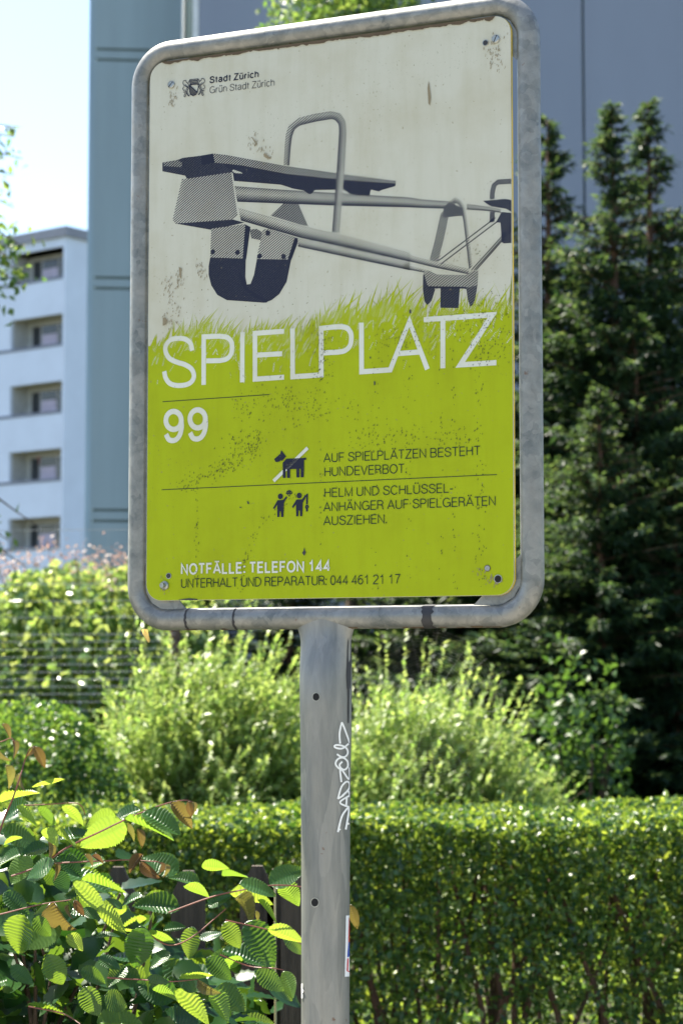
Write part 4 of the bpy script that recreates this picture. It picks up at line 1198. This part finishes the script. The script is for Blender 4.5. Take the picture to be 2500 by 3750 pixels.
# --- conifers
def conifer(seed, h, Rm, nb=430):
    rg = np.random.default_rng(seed)
    V0, F0, off = [], [], 0
    C, A, Nn, Ls, Ws = [], [], [], [], []
    tw = MB()
    for b in range(nb):
        f = ((b + rg.random()) / nb) ** 1.12
        z = h * (.03 + .955 * f)
        r_ = Rm * (1 - f) ** .8 * (1.15 if f < .5 else 1.1) * rg.choice([.45, .7, 1.0, 1.25]) * rg.uniform(.8, 1.15) + .04
        if f > .84:
            r_ *= .8
            if rg.random() < .3: continue
        az = rg.uniform(0, 6.283); el = R(8 + 34 * f + rg.normal() * 6)
        dx, dy = math.cos(az), math.sin(az)
        ns = max(5, int(r_ / .045))
        s = (np.arange(ns) + rg.random(ns)) / ns
        s = .06 + .94 * s
        px_ = dx * r_ * s; py_ = dy * r_ * s
        pz_ = z + math.tan(el) * r_ * s * .35 - .18 * r_ * s ** 2 + .10 * r_ * s ** 4
        cen = np.stack([px_, py_, pz_], 1)
        bd = np.array([dx, dy, .15]); sd = np.array([-dy, dx, 0])
        for q in range(12):
            sg = rg.choice([-1, 1], ns) * rg.uniform(.25, 1.0, ns)
            ax = bd[None] * rg.uniform(.1, 1, ns)[:, None] + sd[None] * sg[:, None] + np.array([0, 0, -1]) * rg.uniform(-.3, .8, ns)[:, None]
            ax /= np.linalg.norm(ax, axis=1, keepdims=True)
            ln = rg.uniform(.05, .11, ns) * (1.18 - .68 * f)
            C.append(cen + ax * ln[:, None] * rg.uniform(.4, 1.0, ns)[:, None]); A.append(ax)
            Nn.append(np.stack([rg.normal(size=ns) * .5, rg.normal(size=ns) * .5, np.ones(ns)], 1)); Ls.append(ln); Ws.append(ln * rg.uniform(.22, .36, ns))
        if f > .8 or b % 4 == 0: tw.tube([(0, 0, z - .02)] + [tuple(cen[k]) for k in (len(cen) // 2, -1)], [.012 * (1 - f) + .003, .005, .002], 4, cap=False)
    C, A, Nn = map(np.concatenate, (C, A, Nn)); Ls = np.concatenate(Ls); Ws = np.concatenate(Ws)
    V, Fc = leaf_cloud(C, A, Nn, Ls, Ws, .12)
    root = empty('conifer', (0, 0, 0))
    tag(np_mesh('foliage', V, Fc, L_con, root), kind='stuff')
    m = MB().tube([(0, 0, 0), (.01, 0, h * .5), (0, .01, h * .985)], [.09 * h / 5, .05 * h / 5, .004], 9)
    m.build('trunk', M['bark_red'], root)
    tag(tw.build('branches', M['bark_red'], root), kind='stuff')
    return root
cons = [conifer(1, 5.3, 1.12, 640), conifer(2, 5.0, 1.08, 600), conifer(3, 4.3, 1.25, 560)]
CY = 13.0
spots = [(2262, 12.8, Zp(345, 12.8), 0, 'dark tall conifer whose bare leader tip stands just right of the facade joint'),
         (2400, 13.2, Zp(330, 13.2), 1, 'dark tall conifer with its tip nearest the right edge of the picture'),
         (2015, 13.2, Zp(395, 13.2), 1, 'conifer with sunlit yellow-green top close beside the right tube of the frame'),
         (2640, 13.4, 5.2, 0, 'dark conifer cut by the right edge of the picture'),
         (1760, 13.6, 4.0, 2, 'dark conifer hidden behind the right half of the board'),
         (1440, 13.8, 3.4, 2, 'dark conifer showing under the board just right of the post'),
         (1060, 13.9, 3.1, 1, 'dark conifer showing under the board left of the post'),
         (760, 14.2, 2.8, 2, 'dark conifer behind the lower left corner of the board'),
         (2200, 11.9, 3.3, 2, 'lower spreading conifer with a sunlit drooping branch right of the frame'),
         (2480, 12.0, 2.9, 0, 'short dense conifer at the right edge, in deep shade above the hedge'),
         (2125, 13.6, 4.35, 1, 'mid height conifer between the sunlit topped one and the two tallest'),
         (2335, 12.5, 3.9, 2, 'broad conifer standing just in front of the two tallest ones'),
         (1900, 12.3, 2.4, 1, 'short dark conifer under the lower right corner of the frame')]
used = set(); cc = []
for i, (px_, Y_, h_, v_, lab) in enumerate(spots):
    o = cons[v_] if v_ not in used else copy_tree(cons[v_]); used.add(v_)
    base_h = (5.3, 5.0, 4.3)[v_]
    o.location = (Xp(px_, Y_), Y_, 0); o.rotation_euler = (0, 0, i * 2.1 + .4)
    s_ = h_ / base_h; w_ = max(s_, .8)
    o.scale = (w_, w_, s_)
    tag(o, lab, 'conifer', 'conifers in front of the grey facade')

# young broad leaved shrub in front of the conifers
shell_shrub('young_shrub', (Xp(2120, 10.9), 10.9, .95), (.30, .28, .72), 1900, L_small, (.04, .07), (.03, .05),
            'slender young shrub with fresh mid green leaves in front of the dark conifers', 'shrub', noise=.3, seed=51, depth=.35, up=.9)

# --- trees
def tree(name, c, h_trunk, crown, n, leafm, lsz, label, branches, seed, base=(0, 0)):
    root = empty(name, (c[0], c[1], 0)); tag(root, label, 'tree')
    m = MB().tube(smooth_pts([(0, 0, 0), (.05, .03, h_trunk * .5), (-.03, 0, h_trunk), (0, .02, h_trunk + crown[2] * .9)], 4), [.10 - .0065 * k for k in range(13)], 10)
    m.build('trunk', M['bark'], root, True)
    rg = random.Random(seed); C = []
    for (bx, by, bz, dn) in branches:
        p0 = Vector((0, 0, min(h_trunk + crown[2] * .5, bz + .1))); p3 = Vector((bx, by, bz))
        mid = p0.lerp(p3, .5) + Vector((0, 0, .35))
        P_ = smooth_pts([p0, mid, p3], 7)
        MB().tube(P_, [.022 * (1 - .88 * i / (len(P_) - 1)) for i in range(len(P_))], 6).build('branch', M['bark'], root)
        for k in range(dn):
            t__ = rg.uniform(.45, 1.0) ** .8; q = P_[min(len(P_) - 1, int(t__ * (len(P_) - 1)))]
            C.append((q.x + rg.gauss(0, .065), q.y + rg.gauss(0, .10), q.z - abs(rg.gauss(0, .10)) + .03))
    m_ = n
    d = rnd_dir(m_); q = 1 - np.minimum(RNG.exponential(.3, m_), .95)
    P = d * q[:, None] * (1 + .25 * vnoise(d, 4, seed))[:, None] * crown; P[:, 2] += h_trunk + crown[2] * .4
    if C: P = np.concatenate([P, np.array(C)])
    m_ = len(P)
    V, Fc = leaf_cloud(P, rnd_dir(m_, -.3), rnd_dir(m_, .7), RNG.uniform(*lsz, m_), RNG.uniform(lsz[0] * .6, lsz[1] * .6, m_))
    tag(np_mesh('crown', V, Fc, leafm, root), kind='stuff')
    return root
TX, TY = Xp(-760, 11.0), 11.0
br = []
for px_, py_ in ((75, 465), (60, 500), (90, 580), (50, 640), (20, 700), (60, 760), (95, 905), (60, 960), (105, 1010), (30, 930), (85, 1040), (40, 880), (0, 900), (140, 1920), (40, 1980), (95, 2070), (30, 2040)):
    w = at(px_ - 8, py_, TY - random.uniform(.2, .8)); br.append((w.x - TX, w.y - TY, w.z, 150 if 850 < py_ < 1050 else (60 if py_ < 1500 else 22)))
tree('birch_tree', (TX, TY), 3.2, (.75, .8, 1.5), 12000, L_tree, (.04, .075), 'small leaved tree whose drooping branch ends enter at the left edge against the sky', br, 5)
tree('broad_tree', (Xp(1280, 14.6), 14.6), 5.2, (.60, .75, 1.95), 15000, L_tree, (.04, .07), 'leafy tree whose lower crown shows above the top of the board against the grey facade', [(.3, -.2, 6.3, 100), (-.25, -.1, 6.25, 110), (.1, -.5, 6.35, 80)], 9)

# ------------------------------------------------------------------ picket fence
FY = 4.35
pf = empty('picket_fence', (Xp(438, FY), FY, 0)); tag(pf, 'weathered brown wooden picket fence behind the hornbeam, with pointed pale tops', 'fence')
pw = 122 / F * FY; step = (943 - 438) / 2 / F * FY; ztp = Zp(3172, FY)
def picket(x, w, zt_, name='picket'):
    P_ = [(x - w/2, .12), (x + w/2, .12), (x + w/2, zt_ - .055), (x + w * .16, zt_ - .003), (x - w * .16, zt_ - .003), (x - w/2, zt_ - .055)]
    n_ = 6
    V = [(a, -.010, z) for a, z in P_] + [(a, .010, z) for a, z in P_]
    Fq = [tuple(range(n_)), tuple(range(n_, 2*n_))[::-1]] + [(k, k + n_, (k+1) % n_ + n_, (k+1) % n_) for k in range(n_)]
    return mesh_obj(name, V, Fq, M['wood'], pf)
for k in range(-9, 3):
    picket(k * step + random.uniform(-.004, .004), pw + random.uniform(-.003, .003), ztp + random.uniform(-.008, .008))
xpost = Xp(1058, FY) - Xp(438, FY)
picket(xpost - .030, .030, ztp - .003)
MB().box((xpost - .014, -.075, 0), (xpost + .03, -.03, Zp(3185, FY))).build('fence_post', M['wood'], pf)
MB().box((-9.2 * step, -.033, Zp(3650, FY)), (xpost - .02, -.0105, Zp(3470, FY))).build('rail', M['wood_side'], pf)
MB().box((-9.2 * step, -.033, .25), (xpost - .02, -.0105, .35)).build('rail', M['wood_side'], pf)

# ------------------------------------------------------------------ hornbeam in front of the fence
def leaf_mesh(name, seed, pleat=.022, fold=.16, droop=.18, width=.56, NT_=84, NS=4, twist=0.0):
    rg = random.Random(seed); V = []; Fq = []; tone = []
    nv = 12.0
    for i in range(NT_ + 1):
        t__ = i / NT_
        w = width * .5 * 2.45 * t__ ** .53 * max(0, 1 - t__) ** .88
        if i in (0, NT_): w = .002
        for j in range(-NS, NS + 1):
            s = j / NS
            ph = (t__ - .26 * abs(s) * (w / .28)) * nv
            tri = abs((ph % 1) - .5) * 2
            ed = 1.0
            if abs(j) == NS: ed = 1.0 + .08 * (((ph * 2) % 1) - .5) * 2
            x = t__ + (abs(s) * .03 if abs(j) == NS else 0)
            y = s * w * ed
            z = fold * abs(y) * 1.4 - droop * t__ ** 1.8 + pleat * (tri - .5) * min(1, w * 7) * (1 if abs(s) > .01 else 0) + .012 * math.sin(7 * t__ + seed) * s
            a = twist * t__
            V.append((x, y * math.cos(a) - z * math.sin(a) * .3, z + y * math.sin(a))); tone.append(1.0 if (tri > .82 or j == 0) else 0.0)
    W_ = 2 * NS + 1
    for i in range(NT_):
        for j in range(2 * NS):
            k = i * W_ + j; Fq.append((k, k + 1, k + W_ + 1, k + W_))
    # stalk
    me = bpy.data.meshes.new(name); me.from_pydata(V, [], Fq)
    a = me.attributes.new('tone', 'FLOAT', 'POINT'); a.data.foreach_set('value', np.array(tone, dtype=np.float32))
    me.polygons.foreach_set('use_smooth', [True] * len(me.polygons)); me.update()
    return me
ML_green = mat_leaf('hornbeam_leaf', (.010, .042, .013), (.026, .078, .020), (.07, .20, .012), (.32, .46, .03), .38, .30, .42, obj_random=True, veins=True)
ML_backlit = mat_leaf('hornbeam_backlit_leaf', (.06, .14, .03), (.10, .18, .04), (.24, .42, .03), (.44, .56, .05), .48, .35, .5, obj_random=True, veins=True)  # same leaf again, light from behind put into lighter, yellower colours
ML_young = mat_leaf('hornbeam_young_leaf', (.075, .040, .028), (.11, .085, .04), (.13, .06, .02), (.26, .26, .04), .45, .33, .5, obj_random=True, veins=True)
LM = {}
for key, mt in (('g', ML_green), ('y', ML_backlit), ('r', ML_young)):
    LM[key] = []
    for v_ in range(4):
        if key == 'r': me = leaf_mesh('leaf_young', 40 + v_, .034, .95, .34 + .06 * v_, .40)
        else: me = leaf_mesh('leaf', v_, .020 + .004 * v_, (.05, .14, .22, .32)[v_], (.06, .16, .26, .12)[v_], .60 + .04 * (v_ % 2), twist=(0, .25, -.2, .1)[v_])
        me.materials.append(mt); LM[key].append(me)
horn = empty('hornbeam_bush', at(250, 3400, 3.3)); horn.location.z = 0
tag(horn, 'hornbeam bush with large pleated leaves and reddish young tips at the lower left', 'bush')
H0 = horn.location.copy()
HQ = lambda cx, cy, Y: at(cx * .7015, 2500 + cy * .7015, Y)
def place_leaf(p0, p1, tilt, kind, v_=None, roll=0.0, wide=1.0):
    ax = (p1 - p0); L_ = ax.length; ax.normalize()
    n_ = Vector((0, -math.sin(tilt), math.cos(tilt)))
    if kind == 'r': n_ = Vector((random.uniform(-.5, .5), -.6, .6))
    n_ = (n_ - ax * n_.dot(ax))
    if n_.length < .05: n_ = ax.orthogonal()
    n_.normalize(); n_ = Quaternion(ax, roll) @ n_
    b_ = n_.cross(ax).normalized()
    m_ = Matrix((( ax.x, b_.x, n_.x), (ax.y, b_.y, n_.y), (ax.z, b_.z, n_.z))).to_4x4()
    me = LM[kind][random.randrange(4) if v_ is None else v_]
    o = bpy.data.objects.new('leaf', me); col.objects.link(o); o.parent = horn
    wd_ = L_ * wide
    o.matrix_local = Matrix.Translation(p0 - H0) @ m_ @ Matrix.Diagonal((L_, wd_, wd_, 1))
    return o
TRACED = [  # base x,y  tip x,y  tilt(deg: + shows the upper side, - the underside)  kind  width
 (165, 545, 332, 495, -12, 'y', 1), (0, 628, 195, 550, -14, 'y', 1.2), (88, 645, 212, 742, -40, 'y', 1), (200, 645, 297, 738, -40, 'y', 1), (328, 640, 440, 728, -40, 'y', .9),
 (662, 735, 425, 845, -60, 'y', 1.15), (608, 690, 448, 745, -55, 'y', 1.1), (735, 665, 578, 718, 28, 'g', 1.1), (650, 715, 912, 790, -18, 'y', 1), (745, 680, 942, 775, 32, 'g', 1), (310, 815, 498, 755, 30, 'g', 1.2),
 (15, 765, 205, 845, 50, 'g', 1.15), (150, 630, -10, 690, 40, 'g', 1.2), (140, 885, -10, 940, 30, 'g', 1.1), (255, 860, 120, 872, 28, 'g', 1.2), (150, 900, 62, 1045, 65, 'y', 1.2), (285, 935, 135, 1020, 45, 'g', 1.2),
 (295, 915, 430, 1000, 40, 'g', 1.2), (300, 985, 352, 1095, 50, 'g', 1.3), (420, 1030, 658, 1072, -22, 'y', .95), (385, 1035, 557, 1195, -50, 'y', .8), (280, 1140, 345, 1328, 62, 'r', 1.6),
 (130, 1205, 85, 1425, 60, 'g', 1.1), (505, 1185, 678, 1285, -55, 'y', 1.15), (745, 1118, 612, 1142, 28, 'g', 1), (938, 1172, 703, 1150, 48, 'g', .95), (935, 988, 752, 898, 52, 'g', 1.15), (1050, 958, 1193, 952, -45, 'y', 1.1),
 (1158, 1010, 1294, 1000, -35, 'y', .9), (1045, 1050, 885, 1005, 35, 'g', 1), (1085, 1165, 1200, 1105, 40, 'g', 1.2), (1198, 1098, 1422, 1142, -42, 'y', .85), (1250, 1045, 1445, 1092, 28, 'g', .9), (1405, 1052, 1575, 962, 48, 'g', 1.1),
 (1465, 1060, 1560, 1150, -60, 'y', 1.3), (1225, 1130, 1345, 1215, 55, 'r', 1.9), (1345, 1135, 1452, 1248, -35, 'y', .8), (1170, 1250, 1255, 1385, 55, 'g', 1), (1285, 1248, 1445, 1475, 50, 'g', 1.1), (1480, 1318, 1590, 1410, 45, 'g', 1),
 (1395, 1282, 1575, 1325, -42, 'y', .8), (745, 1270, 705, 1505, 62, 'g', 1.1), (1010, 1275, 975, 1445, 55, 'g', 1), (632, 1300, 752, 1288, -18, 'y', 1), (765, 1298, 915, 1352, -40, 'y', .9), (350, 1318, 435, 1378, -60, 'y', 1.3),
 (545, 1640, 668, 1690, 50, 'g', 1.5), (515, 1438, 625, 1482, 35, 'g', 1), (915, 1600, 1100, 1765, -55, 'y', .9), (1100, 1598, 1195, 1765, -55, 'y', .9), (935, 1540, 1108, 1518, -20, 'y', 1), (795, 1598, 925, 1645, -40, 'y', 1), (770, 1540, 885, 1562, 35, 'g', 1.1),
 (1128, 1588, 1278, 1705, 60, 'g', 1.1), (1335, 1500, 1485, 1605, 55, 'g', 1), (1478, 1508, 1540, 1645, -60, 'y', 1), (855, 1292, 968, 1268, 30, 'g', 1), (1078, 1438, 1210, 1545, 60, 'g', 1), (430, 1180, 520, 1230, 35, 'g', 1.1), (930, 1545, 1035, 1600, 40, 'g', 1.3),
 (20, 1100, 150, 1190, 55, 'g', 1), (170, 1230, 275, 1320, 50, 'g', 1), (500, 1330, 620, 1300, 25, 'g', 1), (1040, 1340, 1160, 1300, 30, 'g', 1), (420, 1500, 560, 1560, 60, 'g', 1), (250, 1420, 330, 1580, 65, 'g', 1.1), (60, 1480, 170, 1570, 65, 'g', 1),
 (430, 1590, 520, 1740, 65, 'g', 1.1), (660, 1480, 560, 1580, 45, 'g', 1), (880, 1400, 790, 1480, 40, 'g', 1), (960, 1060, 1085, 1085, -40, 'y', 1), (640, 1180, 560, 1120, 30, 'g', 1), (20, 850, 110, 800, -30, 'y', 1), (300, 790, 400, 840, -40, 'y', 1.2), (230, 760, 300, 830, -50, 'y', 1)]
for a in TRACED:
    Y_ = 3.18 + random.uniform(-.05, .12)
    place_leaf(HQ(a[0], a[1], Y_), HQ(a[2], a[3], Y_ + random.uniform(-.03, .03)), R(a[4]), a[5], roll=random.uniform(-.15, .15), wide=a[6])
for a in ((178, 335, 243, 438), (172, 340, 150, 392), (62, 300, 103, 378), (28, 430, 78, 540), (-5, 345, 35, 420), (112, 470, 100, 562), (715, 762, 757, 858), (890, 625, 1015, 748), (983, 618, 1000, 702), (1000, 622, 1028, 695),
          (250, 828, 292, 932), (283, 942, 322, 1015), (735, 935, 825, 1032), (842, 935, 848, 1005), (865, 945, 878, 1015), (390, 1135, 438, 1218), (440, 900, 495, 948), (1335, 1190, 1350, 1242), (1035, 1548, 1138, 1642), (748, 895, 660, 985), (10, 218, 68, 280), (480, 905, 545, 930), (360, 1160, 345, 1230), (640, 745, 715, 810)):
    Y_ = 3.16 + random.uniform(-.04, .06)
    place_leaf(HQ(a[0], a[1], Y_), HQ(a[2], a[3], Y_), .6, 'r', roll=random.uniform(-.8, .8), wide=1.15)
place_leaf(at(1279, 3312, 3.16), at(1312, 3404, 3.16), .5, 'r', 1, roll=.6)
# filling leaves deeper in the bush
cnt = 0
while cnt < 195:
    px_ = random.uniform(-250, 1090); py_ = random.uniform(2980, 4150)
    lim = 2960 + max(0, (px_ - 100)) * .60
    if py_ < lim + random.uniform(0, 160): continue
    if px_ > 560 and py_ < 3380 and random.random() < .6: continue
    if px_ > 950 and random.random() < .5: continue
    Y_ = random.uniform(3.3, 3.95)
    p0 = at(px_, py_, Y_); a = random.uniform(-.9, .5) + (math.pi if random.random() < .45 else 0)
    L_ = random.uniform(.045, .08)
    d_ = Vector((math.cos(a), random.uniform(-.5, .4), math.sin(a) * .6 - .25)).normalized()
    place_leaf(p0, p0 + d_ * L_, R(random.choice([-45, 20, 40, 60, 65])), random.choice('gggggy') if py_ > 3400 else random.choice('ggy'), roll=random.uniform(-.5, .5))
    cnt += 1
# the rest of the crown, lower down and further left, joined
def joined_leaves(name, P, A, Nn, L_, mat_, parent, nt=9):
    """many hornbeam leaves with toothed outline joined in one mesh"""
    T = []
    for i in range(nt + 1):
        t__ = i / nt; w = .29 * 2.45 * t__ ** .53 * max(0, 1 - t__) ** .88
        if i in (0, nt): w = .002
        w *= 1 + .07 * (1 if i % 2 else -1)
        for s in (-1, 0, 1): T.append((t__ + .03 * abs(s), s * w, .2 * abs(s) * w - .16 * t__ ** 1.8 + (.012 if i % 2 else -.012) * abs(s)))
    T = np.array(T); Fq = np.array([(i*3+j, i*3+j+1, i*3+j+4, i*3+j+3) for i in range(nt) for j in (0, 1)])
    A = A / np.linalg.norm(A, axis=1, keepdims=True); B = np.cross(Nn, A); B /= np.linalg.norm(B, axis=1, keepdims=True); N2 = np.cross(A, B)
    L3 = L_[:, None, None]
    V = P[:, None, :] + L3 * (T[None, :, 0:1] * A[:, None] + T[None, :, 1:2] * B[:, None] + T[None, :, 2:3] * N2[:, None])
    Fc = (Fq[None] + (np.arange(len(P)) * len(T))[:, None, None]).reshape(-1, 4)
    return np_mesh(name, V.reshape(-1, 3), Fc, mat_, parent, True)
n = 8000
P = np.stack([RNG.uniform(Xp(-1500, 3.6), Xp(1090, 3.5), n), RNG.uniform(3.32, 4.15, n), RNG.uniform(.02, 1.42, n)], 1)
u_ = P[:, 0] / P[:, 1] * F + 1250
ztop_ = np.where(u_ < 100, 1.33, 1.30 - (u_ - 100) * .00034)
ztop_ = np.where(u_ > 520, np.minimum(ztop_, 1.135), ztop_)
k = (P[:, 2] < ztop_ + RNG.normal(size=n) * .03 - (P[:, 1] - 3.3) * .05) & ~((u_ > 960) & (P[:, 2] > 1.0))
P = P[k] - np.array(H0); n = len(P)
A_ = rnd_dir(n, -.25); A_[:, 2] *= .6
me_ = mat_leaf('hornbeam_far_leaf', (.009, .036, .012), (.024, .07, .018), (.02, .09, .008), (.26, .42, .03), .28, .30, .40)
tag(joined_leaves('lower_foliage', P, A_, rnd_dir(n, .5) + np.array([0, -.45, .3]), RNG.uniform(.055, .088, n), me_, horn), kind='stuff')
def twig(pts_, r0=.0028, r1=.0011, Y_=3.19, mat='twig_red'):
    P_ = smooth_pts([HQ(x, y, Y_ + .01 * math.sin(i * 2)) - H0 for i, (x, y) in enumerate(pts_)], 5); r0 *= .52; r1 *= .7
    MB().tube(P_, [r0 + (r1 - r0) * i / (len(P_) - 1) for i in range(len(P_))], 6).build('twig', M[mat], horn)
twig([(-150, 1240), (0, 1210), (200, 1160), (372, 1133)], .003)
twig([(100, 642), (250, 635), (390, 628), (430, 650), (445, 690)], .002, .001)
twig([(160, 1000), (340, 868), (520, 780), (640, 722), (770, 665), (890, 625), (980, 615), (1015, 640), (1025, 670)], .0034)
twig([(60, 1010), (250, 950), (430, 935), (560, 930), (660, 925), (780, 932), (835, 940), (870, 985)], .003)
twig([(-40, 900), (20, 720), (70, 600), (110, 480), (130, 410), (155, 350), (182, 330)], .0034)
twig([(-120, 330), (0, 310), (60, 290), (80, 320)], .002)
twig([(880, 1200), (1100, 1120), (1250, 1085), (1420, 1058), (1570, 1065), (1680, 1090), (1815, 1160), (1830, 1175)], .0028)
twig([(1180, 1240), (1400, 1290), (1500, 1325), (1600, 1380)], .0025)
twig([(560, 1540), (760, 1552), (900, 1560), (1035, 1548)], .0026)
twig([(150, 1690), (330, 1728), (420, 1782)], .0026)
twig([(1150, 1420), (1300, 1480), (1420, 1490), (1480, 1500)], .002)
twig([(760, 1300), (880, 1370), (1000, 1330), (1180, 1180)], .0028)
for k in range(9):
    a = random.uniform(-.7, .5)
    b0 = Vector((random.uniform(-.35, .15), random.uniform(.15, .5), 0))
    e = HQ(random.uniform(-100, 900), random.uniform(950, 1500), 3.45) - H0
    P_ = smooth_pts([b0, b0.lerp(e, .5) + Vector((random.uniform(-.1, .1), .05, .1)), e], 5)
    MB().tube(P_, [.011 * (1 - .8 * i / (len(P_) - 1)) for i in range(len(P_))], 7).build('branch', M['bark'], horn)
# straw between hornbeam and fence
sb = Vector(at(1006, 3400, 4.1)); 
stw = empty('grass_stalk', (sb.x, 4.1, 0)); tag(stw, 'thin dry straw coloured grass stalk beside the fence post left of the sign post', 'grass stalk')
MB().tube([(0, 0, 0), (.004, 0, .6), (.0, 0, Zp(3215, 4.1))], [.003, .0026, .0018], 6).build('stalk', mat_plain('straw', (.55, .48, .26), .6), stw)

# ------------------------------------------------------------------ dangling dry leaf and spider web
dl = empty('dangling_dry_leaf', at(528, 2300, 2.90)); tag(dl, 'small dry golden leaf hanging on a thread under the lower left corner of the frame', 'dry leaf')
q = lambda px_, py_, dy=0: tuple(at(px_, py_, 2.90 + dy) - dl.location)
mesh_obj('leaf_blade', [q(518, 2306), q(528, 2303, .004), q(541, 2305), q(545, 2325, .006), q(552, 2345), q(546, 2355, .003), q(536, 2345), q(525, 2325, .005)], [(0, 1, 7), (1, 3, 5, 7), (1, 2, 3), (3, 4, 5), (5, 6, 7)], mat_leaf('dry_leaf', (.45, .33, .12), (.5, .36, .14), (.7, .5, .15), (.7, .5, .15), .4), dl)
MB().tube([q(527, 2268), q(528, 2306)], .0003, 5).build('thread', M['wire'], dl)
web_m = mat_plain('web_silk', (.8, .8, .8), .25)
wc = at(1560, 2590, 3.02); web = empty('spider_web', wc); tag(web, 'fine round spider web stretched between the lower tube and the post', 'spider web')
m = MB()
for k in range(18):
    a = 6.283 * k / 18 + random.uniform(-.08, .08); rr_ = .118 + random.uniform(-.01, .012)
    if 1.2 < a < 2.0: rr_ = .115
    m.tube([(0, 0, 0), (rr_ * math.cos(a), 0, rr_ * math.sin(a))], .000032, 3, cap=False)
for j in range(22):
    rr_ = .028 + .0042 * j
    m.tube([(rr_ * math.cos(6.283 * k / 18), random.uniform(-.0005, .0005), rr_ * math.sin(6.283 * k / 18)) for k in range(19)], .000024, 3, cap=False)
m.build('silk', web_m, web)
